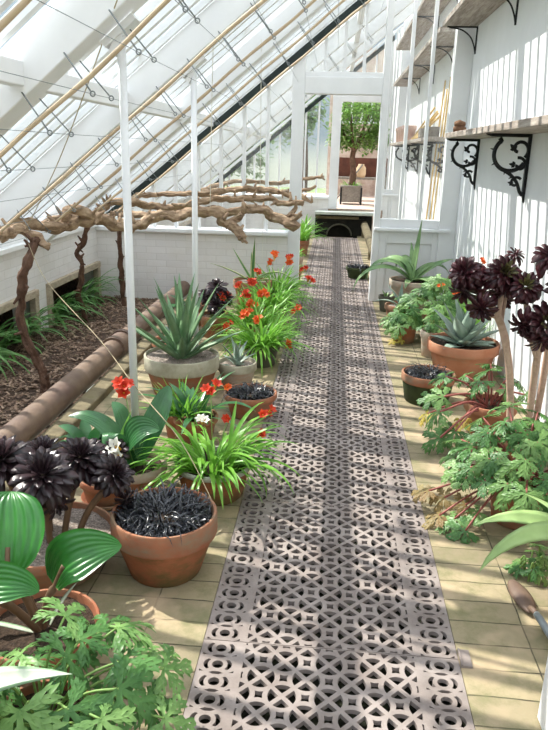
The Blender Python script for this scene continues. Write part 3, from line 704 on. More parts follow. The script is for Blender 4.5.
for k in range(11):
    if k < 8: bot = V((1.07, 9.95 + k * .1, 1.818)); top = V((XR - .03, 9.6 + k * .1 + R.uniform(-.02, .02), 2.18 + R.uniform(-.12, .08)))
    else: bot = V((1.235 - (k - 8) * .05, 9.1, .012)); top = V((XR - .025, 9.0 + (k - 8) * .22, 2.5 - .12 * (k % 2)))
    m = MB(); n = 8; m.tube([bot + (top - bot) * q / n for q in range(n + 1)], [(.010 if k > 7 else .013) + (0 if q % 2 else .0015) for q in range(n + 1)], 7)
    tag(m.build('garden_cane', M['cane_yellow']), 'yellow bamboo cane leaning on the shelf and wall beyond the glass' if k < 8 else 'tall tan bamboo cane leaning on the wall just beyond the partition post', 'cane', 'yellow canes on the far shelf' if k < 8 else 'tall canes beyond the partition post')

# ---------------------------------------------------------------- plants
def course(base, az, el, L, droop, n=9, pw=1.4, wig=0):
    p = V(base); P = [p.copy()]; ds = L / n
    for i in range(n):
        t = (i + .5) / n; e = el - droop * t ** pw; a = az + wig * t
        p = p + V((math.cos(a) * math.cos(e), math.sin(a) * math.cos(e), math.sin(e))) * ds; P.append(p.copy())
    return P
w_strap = lambda W: (lambda t: W * min(1, .55 + t * 3) * (1 - max(0, (t - .45) / .55) ** 1.8) + 1e-4)
w_agave = lambda W: (lambda t: W * (.75 + .9 * t - 1.05 * t * t) * (1 - t ** 2.2) ** .8 + 2e-4 if t < 1 else 2e-4)
w_grass = lambda W: (lambda t: W * (1 - t ** 3) + 1e-4)
w_spat = lambda W: (lambda t: W * (.28 + .72 * math.sin(min(1, t / .72) * PI / 2) ** 2) * math.sqrt(max(0, 1 - max(0, (t - .72) / .28) ** 2)) + 1e-4)
w_ovate = lambda W: (lambda t: W * (math.sin(PI * t ** .72) ** .75 if 0 < t < 1 else .02) + 1e-4)

CUR = [1, 0]
def drape(P, keep=False):
    r, h = CUR
    if keep:
        for p in P:
            q = math.hypot(p.x, p.y)
            if q > r - .026: k = (r - .026) / q; p.x *= k; p.y *= k
            p.z = max(p.z, h - .02)
        return P
    for p in P:
        q = math.hypot(p.x, p.y)
        if q > r - .022: p.z = max(p.z, h + .005 - max(0, q - r - .008) * 3)
    return P
def pot(t, r, h, mat='terra', rim=None, soil='soil', soil_d=.025, base=.7, rimh=.26, flare=.9, name='pot', sides=36, saucer=False):
    CUR[0], CUR[1] = r, h
    m = MB(); pr = potprof(r, h, soil_d, base, rimh, flare)
    if rim: m.lathe(pr, sides=sides, mfun=lambda i: 1 if i >= 3 else 0); o = m.build(name, [M[mat], M[rim]], t)
    else: m.lathe(pr, sides=sides); o = m.build(name, M[mat], t)
    sharp(o, 40)
    m = MB(); R_ = r - .012; rings = []; c = m.vert((0, 0, h - soil_d + .008)); prev = None
    for q in range(1, 6):
        rr = R_ * q / 5; ring = [m.vert((rr * math.cos(2 * PI * k / 28), rr * math.sin(2 * PI * k / 28), h - soil_d + .012 * noise.noise(V((rr * 20 * math.cos(k), rr * 30, k * .7))))) for k in range(28)]
        for k in range(28):
            if prev is None: m.face((c, ring[k], ring[(k + 1) % 28]))
            else: m.face((prev[k], ring[k], ring[(k + 1) % 28], prev[(k + 1) % 28]))
        prev = ring
    m.build('soil', M[soil], t)
    if saucer:
        m = MB(); m.lathe([(.001, .0), (r * .85, 0), (r * .95, .03), (r * .93, .03), (r * .84, .008), (.001, .008)], sides=sides); m.build('saucer', M[mat], t)
    return h - soil_d
def plant(label, x, y, group=None, name='potted_plant', z=0):
    return thing(name, label, 'potted plant', (x, y, z), group=group)

def agave(t, z, n, L, W, mat, r, el=(1.45, .2), droop=.15, thick=.012, fold=.35, spread=.25, seed=1, name='leaves', solid_stem=True):
    rg = random.Random(seed); m = MB()
    for i in range(n):
        u = i / (n - 1); a = i * 2.39996 + rg.uniform(-.15, .15); e = el[0] + (el[1] - el[0]) * u ** .8 + rg.uniform(-.06, .06)
        l = L * (.75 + .25 * math.sin(PI * min(1, u + .25))) * rg.uniform(.9, 1.08)
        b = V((math.cos(a), math.sin(a), 0)) * r * u + V((0, 0, z - .01 + .05 * (1 - u)))
        m.leaf(course(b, a, e, l, droop * rg.uniform(.4, 1.5), 9), w_agave(W * rg.uniform(.9, 1.1)), fold, thick, cols=4)
    o = m.build(name, M[mat], t)
    m = MB(); m.tube([(0, 0, z - .02), (0, 0, z + .03), (0, 0, z + .06)], [r * 1.1, r, r * .5], 10); m.build('crown', M[mat], t)
    return o
def clump(t, z, n, L, W, mat, r, el=(1.5, .5), droop=(1.2, 2.4), seed=1, name='foliage', fold=.25, segs=8, swirl=.6, keep=0):
    rg = random.Random(seed); m = MB()
    for i in range(n):
        a = rg.uniform(0, 2 * PI); q = math.sqrt(rg.random()) * r; a2 = a + rg.uniform(-swirl, swirl)
        e = rg.uniform(el[1], el[0]); l = L * rg.uniform(.55, 1.1)
        m.leaf(drape(course((q * math.cos(a), q * math.sin(a), z - .01), a2, e, l, rg.uniform(*droop), segs, 1.2, rg.uniform(-.5, .5)), rg.random() < keep), w_strap(W * rg.uniform(.7, 1.15)), fold, cols=2, roll=rg.uniform(-.4, .4))
    return m.build(name, M[mat], t)
def mondo(t, z, r, n=330, L=.16, seed=1):
    return clump(t, z, int(n * 1.8), L * 1.0, .0034, 'lf_grass_black', r * 1.08, (1.5, .5), (1.7, 3.4), seed, 'foliage', .2, 9, 1.4, .93)
def palm_leaf(mb, c, nrm, fwd, s, m=0, rg=random, nl=5):
    """a deeply cut palmate leaf with toothed lobes"""
    nrm = V(nrm).normalized(); fwd = V(fwd); fwd = (fwd - nrm * fwd.dot(nrm)).normalized(); sd = fwd.cross(nrm)
    c = V(c)
    def lens(p, ang, l, w, dr, base):
        d = fwd * math.cos(ang) + sd * math.sin(ang); pts = [p + d * l * k / 4 - nrm * dr * l * (k / 4) ** 2 * (1 + base) for k in range(5)]
        mb.leaf(pts, lambda t: w * (.55 + .9 * t - .2 * t * t) * (1 - t ** 3) + 2e-4, .22, up=nrm, m=m, side=d.cross(nrm))
        return pts, d
    for i in range(nl):
        u = (i - (nl - 1) / 2) / ((nl - 1) / 2); ang = u * 1.95; l = s * (1 - .3 * abs(u)) * rg.uniform(.9, 1.08); dr = rg.uniform(.1, .4)
        pts, d = lens(c, ang, l, l * .10, dr, 0)
        for k, f in ((1, .52), (2, .55), (3, .36)):
            for sg in (-1, 1):
                p2, _ = lens(pts[k], ang + sg * rg.uniform(.55, .75), l * f * rg.uniform(.75, 1), l * .074, dr, .8)
                if k < 3: lens(p2[2], ang + sg * .15, l * f * .42, l * .055, dr, .8)
def geranium(t, z, leaves, seed, s=(.07, .1), mats=('lf_geranium', 'lf_geranium_dark'), stem='stem_green', stem_r=.0035, droopy=0):
    """leaves: list of (x,y,z,size,matindex) in the plant's own frame"""
    rg = random.Random(seed); f = MB(); st = MB()
    for lf in leaves:
        p = V(lf[:3]); sz = lf[3]; mi = lf[4] if len(lf) > 4 else rg.randrange(2)
        h = V((p.x, p.y, 0)); out = h.normalized() if h.length > .02 else V((0, -1, 0))
        b = out * .015 + V((rg.uniform(-.02, .02), rg.uniform(-.02, .02), z - .02))
        st.tube(cat_rom([b, b.lerp(p, .45) + V((0, 0, .06 + .1 * droopy)), p], 5), [stem_r] * 11, 6)
        nrm = V((out.x * .5 + rg.uniform(-.4, .4), out.y * .5 + rg.uniform(-.5, .25) - .2, 1))
        palm_leaf(f, p, nrm, out + V((rg.uniform(-.4, .4), rg.uniform(-.4, .4), -.1)), sz, mi, rg)
    f.build('foliage', [M[a] for a in mats], t); st.build('petioles', M[stem], t)
def dome(n, rx, ry, z0, z1, s, seed, ang=None):
    rg = random.Random(seed); out = []
    for i in range(n):
        a = rg.uniform(0, 2 * PI) if not ang else rg.uniform(*ang); q = math.sqrt((i + .5) / n)
        out.append((rx * q * math.cos(a), ry * q * math.sin(a), z1 - (z1 - z0) * q ** 1.6 + rg.uniform(-.03, .03), s * rg.uniform(.8, 1.2)))
    return out
def rosette(par, c, axis, rad, n, mats, seed, droop=.9, name='rosette', eye=False, wid=.2):
    rg = random.Random(seed); m = MB(); ax = V(axis).normalized(); q = V((0, 0, 1)).rotation_difference(ax)
    for i in range(n):
        u = (i + .5) / n; a = i * 2.39996; e = 1.35 - 1.75 * u ** .85 + rg.uniform(-.08, .08); l = rad * (.30 + .72 * u ** .7) * rg.uniform(.9, 1.1)
        b = V((math.cos(a), math.sin(a), 0)) * rad * .07 + V((0, 0, rad * .12 * (1 - u)))
        P = course(b, a, e, l, droop * u * rg.uniform(.6, 1.3), 6, 1.2)
        P = [q @ p + V(c) for p in P]
        m.leaf(P, w_spat(l * wid), .22, rad * .02, m=1 if (eye and u < .22) else 0, up=ax, cols=2)
    return m.build(name, [M[x] for x in mats], par)
def freesia_flower(mb, c, ax, s, pet=0, thr=1, n=6):
    ax = V(ax).normalized(); q = V((0, 0, 1)).rotation_difference(ax); c = V(c)
    mb.tube([c - ax * s * .8, c - ax * s * .3, c], [s * .08, s * .14, s * .24], 8, m=thr)
    for k in range(n):
        a = 2 * PI * k / n; P = course((math.cos(a) * s * .1, math.sin(a) * s * .1, 0), a, 1.0, s * .95, .9, 5)
        mb.leaf([q @ p + c for p in P], lambda t: s * .36 * math.sin(PI * min(1, .18 + t * .8)) + 1e-4, .18, m=pet, up=ax)
    mb.tube([c, c + ax * s * .3], [s * .05, s * .03], 5, m=thr)
def flower(par, c, ax, s, heads, mats, seed, stem_from, name='flower', stem=None):
    """a small truss of blooms with its stem as a sub-part"""
    rg = random.Random(seed); m = MB(); c = V(c)
    for k in range(heads):
        o = V((rg.uniform(-1, 1), rg.uniform(-1, 1), rg.uniform(-.5, .8))) * s * (.8 if heads > 1 else 0); d = V(ax) + o / s * .7
        freesia_flower(m, c + o, d, s * rg.uniform(.85, 1.1))
    f = m.build(name, [M[x] for x in mats], par)
    b = V(stem_from); sm = MB(); mid = b.lerp(c, .55) + V((0, 0, .05)); sm.tube(cat_rom([b, mid, c - V(ax).normalized() * s * .5], 6), .0022, 6); sm.build('stem', M['stem_green'], f)
    return f
def broad_leaf(mb, pts, W, up=(0, 0, 1), ribs=.018, cup=.22, m=0, side=None): mb.leaf(cat_rom(pts, 4), w_ovate(W), cup, cols=32, ribs=ribs, up=V(up), m=m, side=side)

# ---- left side, front to back
RED = ['petal_red', 'petal_yellow']; ORG = ['petal_orange', 'petal_yellow']; WHT = ['petal_white', 'petal_yellow']
gg = 'potted cut-leaved geraniums'; bg = 'pots of black grass'; ag = 'potted agaves'; fg = 'potted freesias'; ng = 'potted dark rosette plants'
t = plant('cut-leaved green geranium filling the bottom left corner', -.70, 1.40, gg, 'potted_geranium'); z = pot(t, .14, .17, 'terra')
lv = [(.26, -.16, .22, .12), (.14, -.2, .26, .12), (.0, -.22, .28, .12), (.33, .0, .2, .1), (.34, -.1, .14, .1), (-.12, -.2, .3, .12), (.2, .08, .3, .11), (.08, .1, .34, .11), (-.04, .0, .36, .13), (.16, .17, .33, .125), (.22, -.02, .30, .125), (.02, .15, .37, .12), (.30, .12, .25, .10), (.12, -.10, .30, .12), (.06, .04, .33, .12), (-.10, -.06, .33, .115), (.20, -.10, .28, .11), (.27, .03, .22, .10), (-.16, .02, .28, .11), (.02, -.14, .32, .12), (.10, .24, .27, .10), (-.05, .10, .26, .10), (.14, .05, .20, .10), (-.02, -.05, .24, .10), (.24, .2, .22, .09), (-.13, -.14, .26, .1)]
geranium(t, z, lv, 5)
t = plant('broad glossy ribbed leaves in a round terracotta pot at the left edge', -.87, 1.80, None, 'potted_broadleaf'); z = pot(t, .185, .14, 'terra')
m = MB(); st = MB(); X0, Y0_ = -.87, 1.80
def W(*p): return V((p[0] - X0, p[1] - Y0_, p[2]))
for pts, w, sd in (([W(-.825, 1.82, .265), W(-.795, 1.83, .335), W(-.75, 1.85, .368), W(-.69, 1.88, .378), W(-.63, 1.91, .37)], .082, (.35, -.58, -.72)),
                   ([W(-.93, 1.74, .35), W(-.945, 1.78, .42), W(-.96, 1.83, .48), W(-.98, 1.88, .52), W(-.99, 1.92, .535)], .115, (1, .1, -.1)),
                   ([W(-.97, 1.62, .36), W(-.93, 1.62, .40), W(-.88, 1.62, .41), W(-.83, 1.63, .40), W(-.79, 1.64, .375)], .06, (.2, -.62, -.75)),
                   ([W(-.95, 1.8, .33), W(-1.0, 1.78, .40), W(-1.05, 1.74, .43), W(-1.1, 1.7, .42)], .075, (.1, 1, 0))):
    broad_leaf(m, pts, w, ribs=.035, side=V(sd)); st.tube(cat_rom([(.0, 0, z - .02), V((0, 0, z + .05)).lerp(pts[0], .5), pts[0], pts[1]], 5), [.013] * 10 + [.008] * 6, 8)
m.build('foliage', M['lf_hosta'], t); st.build('petioles', M['stem_brown'], t)
m = MB(); m.leaf(course((.02, .02, z), .5, 1.1, .17, .3), w_strap(.012), .4, .003); m.leaf(course((-.02, -.02, z), 3.3, .35, .2, .2), w_strap(.011), .4, .004); m.build('withered_leaf', M['lf_agave_pale'], t)

t = plant('cream-edged agave with a pale leaf poking in at the bottom left edge', -.95, 1.16, ag, 'potted_agave'); z = pot(t, .11, .36, 'terra')
m = MB()
for a, e, l, d in ((.14, .62, .46, .70), (.9, .5, .25, .6), (1.7, .5, .3, .5), (2.6, .6, .3, .6), (3.4, .4, .3, .5), (4.3, .6, .3, .5), (5.2, .9, .22, .3)):
    m.leaf(course((0, 0, z), a, e, l, d, 10), w_agave(.046), .25, .006, cols=4, roll=.55 if a < .2 else 0)
m.build('leaves', M['lf_agave_pale'], t)

t = plant('near-black rosettes on stems in a wide gravel-topped terracotta pot', -1.04, 2.30, ng, 'potted_aeonium'); z = pot(t, .25, .16, 'terra', soil='gravel')
st = MB(); stm = []
for k, (dx, dy, hz, rr, ax) in enumerate(((.03, -.10, .43, .125, (.25, -.5, 1)), (.10, .09, .42, .11, (.2, -.3, 1)), (-.16, -.02, .44, .12, (-.1, -.4, 1)), (.25, .05, .38, .085, (.6, -.4, .7)), (-.05, .10, .42, .10, (0, -.2, 1)), (-.22, .12, .40, .1, (-.3, -.2, 1)))):
    rosette(t, (dx, dy, hz + .02), ax, rr * 1.12, 64, ['lf_black'], 40 + k, wid=.17); st.tube(cat_rom([(dx * .35, dy * .35, z - .03), (dx * .6, dy * .6, z + .12), (dx, dy, hz - .0)], 5), [.013] * 10 + [.011], 8)
    if k in (0, 3): rosette(t, (dx + .03, dy + .03, hz - .10), (.5, -.3, -.3), rr * .7, 26, ['lf_black'], 60 + k)
st.build('stems', M['stem_brown'], t)

t = plant('small terracotta pot with dark drooping rosette and stray green blades, left of the black grass', -1.0, 2.86, ng, 'potted_aeonium'); z = pot(t, .13, .13, 'terra', saucer=True)
rosette(t, (.06, -.03, .27), (.5, -.4, .5), .085, 36, ['lf_black'], 71); rosette(t, (.04, -.06, .19), (.4, -.6, -.2), .07, 26, ['lf_black'], 72); rosette(t, (-.08, .02, .25), (-.3, -.3, .8), .08, 30, ['lf_black'], 73)
st = MB(); st.tube([(0, 0, z - .02), (.04, -.02, .2), (.06, -.03, .27)], .01, 8); st.tube([(0, 0, z - .02), (-.05, .01, .18), (-.08, .02, .25)], .01, 8); st.build('stems', M['stem_brown'], t)
m = MB()
for a, e, l, d in ((-.2, .9, .3, 1.3), (.1, .7, .28, 1.1), (1.2, 1.3, .34, .6), (-.5, 1.0, .2, 1.6), (.6, 1.2, .3, .8), (2.0, 1.3, .3, .6)): m.leaf(course((.02, .02, z), a, e, l, d), w_strap(.012), .25)
m.build('foliage', M['lf_strap'], t)

t = plant('wide mossy terracotta bowl pot of wiry black grass nearest the viewer', -.60, 2.352, bg, 'potted_mondo_grass'); z = pot(t, .206, .255, 'terra_mossy', rim='terra', base=.66, rimh=.36, flare=.93, soil_d=.03); mondo(t, z, .13, 380, .17, 3)

t = plant('terracotta pot with broad dark green leaves, one red and one white bloom', -.885, 2.95, None, 'potted_blood_lily'); z = pot(t, .147, .165, 'terra', rim='terra_pale', rimh=.3)
m = MB()
for pts, w, sd in (([V((0, 0, z)), V((-.08, .0, .27)), V((-.16, .02, .32)), V((-.25, .03, .33)), V((-.33, .03, .30))], .055, (-.1, -.8, -.5)),
               ([V((0, 0, z)), V((.05, .06, .27)), V((.09, .11, .35)), V((.11, .17, .40)), V((.12, .2, .42))], .065, (1, 0, -.2)),
               ([V((0, 0, z)), V((-.02, -.04, .24)), V((.02, -.06, .31)), V((.08, -.07, .325)), V((.14, -.08, .30))], .085, (.2, -.65, -.75)),
               ([V((0, 0, z)), V((-.05, -.03, .25)), V((-.09, -.06, .30)), V((-.10, -.10, .28)), V((-.11, -.13, .22))], .05, (1, 0, 0)),
               ([V((0, 0, z)), V((-.05, .07, .28)), V((-.1, .11, .35)), V((-.15, .14, .36))], .055, (-.3, -.8, -.4))):
    pts = [p + V((0, 0, .07 * i / 4)) for i, p in enumerate(pts)]
    broad_leaf(m, pts, w * .86, ribs=.02, side=V(sd))
m.build('foliage', M['lf_amary'], t)
flower(t, (-.06, .05, .52), (0, -.5, .9), .04, 6, RED, 3, (0, 0, z)); flower(t, (-.01, -.13, .27), (-.1, -.8, .5), .05, 2, WHT, 4, (.0, -.02, z), 'white_flower')
t = plant('dark leafy plant between the rusty pipe and the broad-leaved pot', -1.19, 3.16, None, 'potted_broadleaf'); z = pot(t, .13, .17, 'terra'); clump(t, z, 16, .26, .03, 'lf_amary', .05, (1.3, .3), (.6, 1.5), 27)
t = plant('feathery light green herb between the broad leaves and the big agave', -.82, 3.66, None, 'potted_herb'); z = pot(t, .11, .16, 'terra'); clump(t, z, 130, .24, .006, 'lf_fern', .07, (1.5, .3), (.3, 1.2), 9, segs=5)

t = plant('bright green strap leaves arching over a grey pot beside the grating', -.52, 3.0, None, 'potted_freesia'); z = pot(t, .185, .17, 'terra_mossy', rim='plastic_rim', base=.75, rimh=.16, flare=.95)
clump(t, z, 135, .40, .010, 'lf_strap', .12, (1.45, .5), (1.1, 2.5), 21)
for k, (c, ax, s, h, mt) in enumerate((((-.03, .1, .50), (0, -.4, 1), .034, 3, RED), ((.07, .1, .36), (.2, -.6, .7), .026, 2, RED), ((.24, .18, .36), (.6, -.4, .7), .03, 3, RED), ((.22, -.02, .31), (.7, -.5, .5), .032, 2, RED), ((-.06, .0, .36), (-.2, -.6, .8), .032, 2, WHT))):
    flower(t, c, ax, s, h, [mt[0], mt[1]], 30 + k, (c[0] * .2, c[1] * .2, z), 'flower' if mt is RED else 'white_flower')

t = plant('large spiky green agave in a broad pot with a pale lichened rim', -.985, 4.44, ag, 'potted_agave'); z = pot(t, .255, .27, 'terra', rim='lime_rim', soil='gravel', base=.74, rimh=.38, flare=.93, soil_d=.02)
agave(t, z, 31, .53, .036, 'lf_agave', .06, (1.5, .5), .12, .008, .4, seed=4)
t = plant('small grey-rimmed pot with a young agave beside the big spiky agave', -.63, 4.62, ag, 'potted_agave'); z = pot(t, .14, .18, 'terra_pale', rim='lime_rim', soil='gravel', rimh=.34)
agave(t, z, 13, .17, .022, 'lf_agave_grey', .025, (1.4, .3), .2, .006, .35, seed=6)
t = plant('terracotta pot of wiry black grass half hidden beside the grating on the left', -.47, 4.08, bg, 'potted_mondo_grass'); z = pot(t, .17, .15, 'terra'); mondo(t, z, .10, 230, .16, 5)
t = plant('clump of broad dark green blades behind the bright strap leaves', -.73, 3.62, None, 'potted_amaryllis'); z = pot(t, .13, .16, 'terra'); clump(t, z, 26, .36, .020, 'lf_amary', .05, (1.45, .45), (.4, 1.6), 14)
flower(t, (.17, .02, .32), (.3, -.6, .7), .026, 2, ORG, 37, (0, 0, z))
t = plant('plain terracotta pot tucked behind the big spiky agave', -1.22, 5.08, None, 'potted_succulent'); z = pot(t, .14, .19, 'terra_clean'); agave(t, z, 10, .12, .02, 'lf_agave_grey', .03, (1.3, .2), .3, .006, seed=8)

fl = [('mass of freesia leaves with orange-red blooms in a dark pot by the grating', -.51, 5.15, .14, .17, 'plastic', 21), ('freesias with orange-red blooms behind the dark pot', -.62, 5.75, .15, .18, 'terra', 22), ('farther freesias with tall orange blooms by the partition post', -.55, 6.45, .15, .2, 'terra', 23), ('freesias at the foot of the left door post', -.53, 7.2, .13, .18, 'terra', 24)]
bl = [[(-.02, .05, .34, 2, ORG), (.2, -.12, .20, 1, ORG), (.02, -.04, .14, 2, ORG), (-.12, .0, .40, 3, ORG), (-.28, .0, .30, 2, RED)],
      [(-.05, 0, .53, 5, RED), (.04, .1, .42, 4, ORG), (-.1, .1, .40, 4, RED), (-.16, .08, .48, 1, RED), (-.02, -.1, .36, 4, ORG), (.34, .06, .30, 2, RED), (-.3, .15, .36, 3, RED)],
      [(0, 0, .66, 4, ORG), (-.06, .05, .58, 2, ORG), (.16, .1, .60, 2, ORG), (-.15, 0, .50, 2, RED), (.34, .1, .42, 2, RED)],
      [(.08, .1, .52, 2, RED), (.25, .05, .42, 2, RED)]]
for (lb, x, y, r, h, mt, sd), bs in zip(fl, bl):
    t = plant(lb, x, y, fg, 'potted_freesia'); z = pot(t, r, h, mt); clump(t, z, 210, .42, .008, 'lf_strap', .11, (1.5, .35), (.7, 2.3), sd)
    for k, (a, b, c, hd, mm) in enumerate(bs): flower(t, (a, b, c), (R.uniform(-.3, .5), -.6, .8), .04, hd + 1, mm, sd * 10 + k, (a * .15, b * .15, z))
t = plant('cream-edged agave in a terracotta pot at the foot of the partition', -.80, 7.0, ag, 'potted_agave'); z = pot(t, .2, .33, 'terra', soil='gravel')
m = MB()
for a, e, l, d in ((1.2, 1.5, .46, .02), (2.6, .85, .44, -.1), (3.3, .55, .5, .35), (.1, .75, .52, 1.9), (-.5, .4, .4, .8), (4.2, .5, .36, .6), (1.8, 1.2, .34, .3), (.6, .5, .3, .5)):
    m.leaf(course((0, 0, z), a, e, l, d, 10), w_agave(.026), .35, .006, cols=4)
m.build('leaves', M['lf_agave_varieg'], t)
t = plant('black-leaved rosette plant between the big agave and the partition', -1.0, 5.95, ng, 'potted_aeonium'); z = pot(t, .16, .2, 'terra')
st = MB()
for k, (a, b, c, r) in enumerate(((0, 0, .44, .12), (.08, -.04, .36, .1), (-.1, .03, .36, .1), (.02, -.1, .30, .1), (-.02, .1, .38, .1))):
    rosette(t, (a, b, c), (a * 3, -.5 + b, 1), r, 44, ['lf_black'], 80 + k); st.tube([(a * .3, b * .3, z - .02), (a * .6, b * .6, z + .08), (a, b, c)], .01, 7)
st.build('stems', M['stem_brown'], t)
t = plant('low broad-leaved pot behind the black rosettes', -1.3, 6.3, None, 'potted_broadleaf'); z = pot(t, .14, .2, 'terra'); clump(t, z, 14, .3, .03, 'lf_amary', .05, (1.2, .3), (.6, 1.5), 17)

# strap leaved plants growing in the wall openings
for k, (x, y, lb) in enumerate(((-2.75, 5.3, 'strap-leaved green plant in the nearest visible wall opening'), (-2.75, 5.75, 'strap-leaved green plant at the far side of the nearest wall opening'), (-2.75, 4.75, 'strap-leaved green plant at the left edge of the picture in the wall opening'), (-2.75, 6.75, 'strap-leaved green plant in the second wall opening'), (-2.75, 7.35, 'strap-leaved green plant at the far end of the second opening'), (-2.75, 6.45, 'strap-leaved green plant at the near post of the second opening'))):
    t = thing('strap_leaf_plant', lb, 'plant', (x, y, -.06), group='strap-leaved plants in the wall openings')
    rg = random.Random(50 + k); m = MB()
    for i in range(28):
        a = rg.uniform(-1.0, 1.0); m.leaf(course((rg.uniform(-.03, .05), rg.uniform(-.16, .16), .0), a, rg.uniform(.5, 1.3), rg.uniform(.35, .7), rg.uniform(1.0, 2.1), 9), w_strap(.016), .25)
    m.build('foliage', M['lf_strap_dark'], t)
    m = MB(); m.tube([(0, 0, -.05), (0, 0, .05)], [.1, .05], 9); m.build('crown', M['lf_strap_dark'], t)

# ---- right side, back to front
t = plant('arching green agave in a pale pot in front of the right door post', .865, 7.42, ag, 'potted_agave'); z = pot(t, .24, .33, 'terra_pale', base=.74, rimh=.2)
m = MB()
for a, e, l, d, w, rl in ((1.1, 1.30, .68, -.1, .042, .3), (2.75, 1.45, .62, 3.2, .044, .5), (3.2, 1.15, .72, 2.9, .046, .6), (3.4, .75, .82, 2.2, .042, .5), (2.0, 1.45, .62, 3.3, .042, .4), (.2, .75, .52, .6, .052, -.5), (.4, 1.0, .6, 2.3, .046, -.4), (-.4, .35, .46, .6, .042, -.3), (4.4, .3, .34, .9, .048, 0), (5.4, .45, .40, 1.5, .046, 0), (1.6, 1.2, .5, .7, .04, 0)):
    m.leaf(course((0, 0, z), a, e, l, d, 14), w_agave(w), .38, .012, cols=4, roll=-rl)
m.build('leaves', M['lf_agave_light'], t)
t = plant('small grey pot at the foot of the right door post', .60, 7.3, None, 'potted_seedling'); z = pot(t, .085, .17, 'plastic'); clump(t, z, 8, .1, .01, 'lf_geranium', .03, (1.4, .4), (.3, 1), 3)
t = plant('small blue-green agave in a terracotta pot near the right door post', .69, 6.72, ag, 'potted_agave'); z = pot(t, .15, .2, 'terra', soil='gravel')
m = MB()
for a, e, l, d in ((2.6, 1.1, .26, .5), (3.2, .6, .3, 1.2), (1.4, 1.4, .24, .1), (.5, .9, .24, .5), (-.6, .6, .22, .4), (4.4, .3, .24, .9), (5.3, .9, .2, .3)): m.leaf(course((0, 0, z), a, e, l, d), w_agave(.026), .35, .007, cols=4)
m.build('leaves', M['lf_agave_grey'], t)
t = plant('low geranium tuft in a terracotta pot by the right edge of the grating', .67, 6.05, gg, 'potted_geranium'); z = pot(t, .125, .17, 'terra')
geranium(t, z, dome(26, .17, .15, .15, .32, .10, 4) + [(-.06, -.15, .1, .06, 2), (-.1, -.17, .05, .06, 2), (-.03, -.16, .06, .05, 2)], 7, mats=('lf_geranium', 'lf_geranium_dark', 'lf_yellow'))
t = plant('big bushy geranium against the right wall below the arching agave', 1.0, 6.3, gg, 'potted_geranium'); z = pot(t, .16, .22, 'terra')
geranium(t, z, dome(64, .34, .46, .24, .52, .13, 5), 8, mats=('lf_geranium', 'lf_geranium_dark'))
for k, (c, s) in enumerate((((.08, -.36, .47), .032), ((-.05, -.3, .52), .026))): flower(t, c, (-.2, -.7, .6), s, 2, ORG, 90 + k, (0, 0, z))
t = plant('freesia with tall orange blooms behind the dark rosettes by the right wall', 1.2, 5.72, fg, 'potted_freesia'); z = pot(t, .1, .18, 'terra'); clump(t, z, 40, .36, .008, 'lf_strap', .06, (1.5, .8), (.4, 1.6), 33)
for k, c in enumerate(((.0, .0, .78), (.05, -.06, .66), (-.02, -.12, .60))): flower(t, c, (-.2, -.7, .6), .03, 2, ORG, 95 + k, (0, 0, z))
t = plant('grey-green agave rosette in a large clean terracotta pot against the right wall', 1.03, 5.18, ag, 'potted_agave'); z = pot(t, .268, .26, 'terra_clean', base=.74, rimh=.3)
agave(t, z, 22, .33, .062, 'lf_agave_grey', .05, (1.4, .15), .12, .012, .22, seed=12)
t = plant('pale stone-coloured pot just left of the large grey-green agave', .86, 5.63, None, 'potted_seedling'); z = pot(t, .10, .22, 'terra_pale'); geranium(t, z, dome(10, .10, .1, .25, .33, .06, 6), 11)
t = plant('mossy bowl of wiry black grass by the right edge of the grating', .69, 4.52, bg, 'potted_mondo_grass'); z = pot(t, .18, .2, 'moss_bowl', rim='terra', base=.8, rimh=.3, flare=.95); mondo(t, z, .10, 230, .15, 8)
t = plant('geranium with long red stems in a terracotta pot, trailing to the left', .99, 3.98, gg, 'potted_geranium'); z = pot(t, .155, .2, 'terra_clean')
lv = [(-.02, .05, .38, .12), (-.08, -.02, .33, .12), (.10, .06, .33, .11), (-.15, .08, .33, .10), (.06, -.05, .30, .1), (-.28, .02, .34, .12), (-.30, -.12, .26, .11), (-.33, -.22, .20, .12), (-.25, -.3, .12, .12), (-.34, -.36, .10, .11), (.17, .1, .3, .09), (-.36, -.04, .22, .1, 1), (-.38, -.10, .14, .09, 2), (-.2, -.18, .14, .09, 2), (-.24, .1, .3, .09), (.0, .12, .40, .1), (.18, -.04, .27, .1)]
geranium(t, z, lv, 12, mats=('lf_geranium', 'lf_geranium_dark', 'lf_yellow'), stem='stem_red', stem_r=.006)

X1, Y1 = 1.06, 3.52
t = plant('tall bare-stemmed plant with big dark maroon rosettes against the right wall', X1, Y1, ng, 'potted_aeonium'); z = pot(t, .13, .2, 'terra')
st = MB(); rs = [((.66, 3.45, 1.05), (-.6, -.6, .5), .125, 60, 0), ((.67, 3.44, .97), (-.35, -.5, -.7), .13, 40, 0), ((1.02, 3.28, .78), (.1, -.6, -.7), .12, 36, 0), ((.85, 3.41, .99), (.2, -.5, -.7), .10, 30, 0), ((.835, 3.42, 1.06), (.2, -.8, .6), .125, 64, 1), ((.735, 3.35, .90), (-.3, -.6, -.2), .10, 44, 0), ((.86, 3.5, .92), (.2, -.5, -.3), .10, 44, 0), ((.93, 3.36, 1.01), (-.1, -.8, .6), .11, 56, 1), ((1.02, 3.28, .86), (.1, -.9, .35), .13, 64, 1), ((1.04, 3.38, 1.15), (-.1, -.5, .8), .12, 60, 0), ((.93, 3.3, .84), (-.3, -.5, -.5), .10, 40, 0), ((1.10, 3.3, 1.0), (.2, -.6, .3), .11, 50, 0), ((.90, 3.5, 1.14), (.2, -.3, 1), .07, 36, 0)]
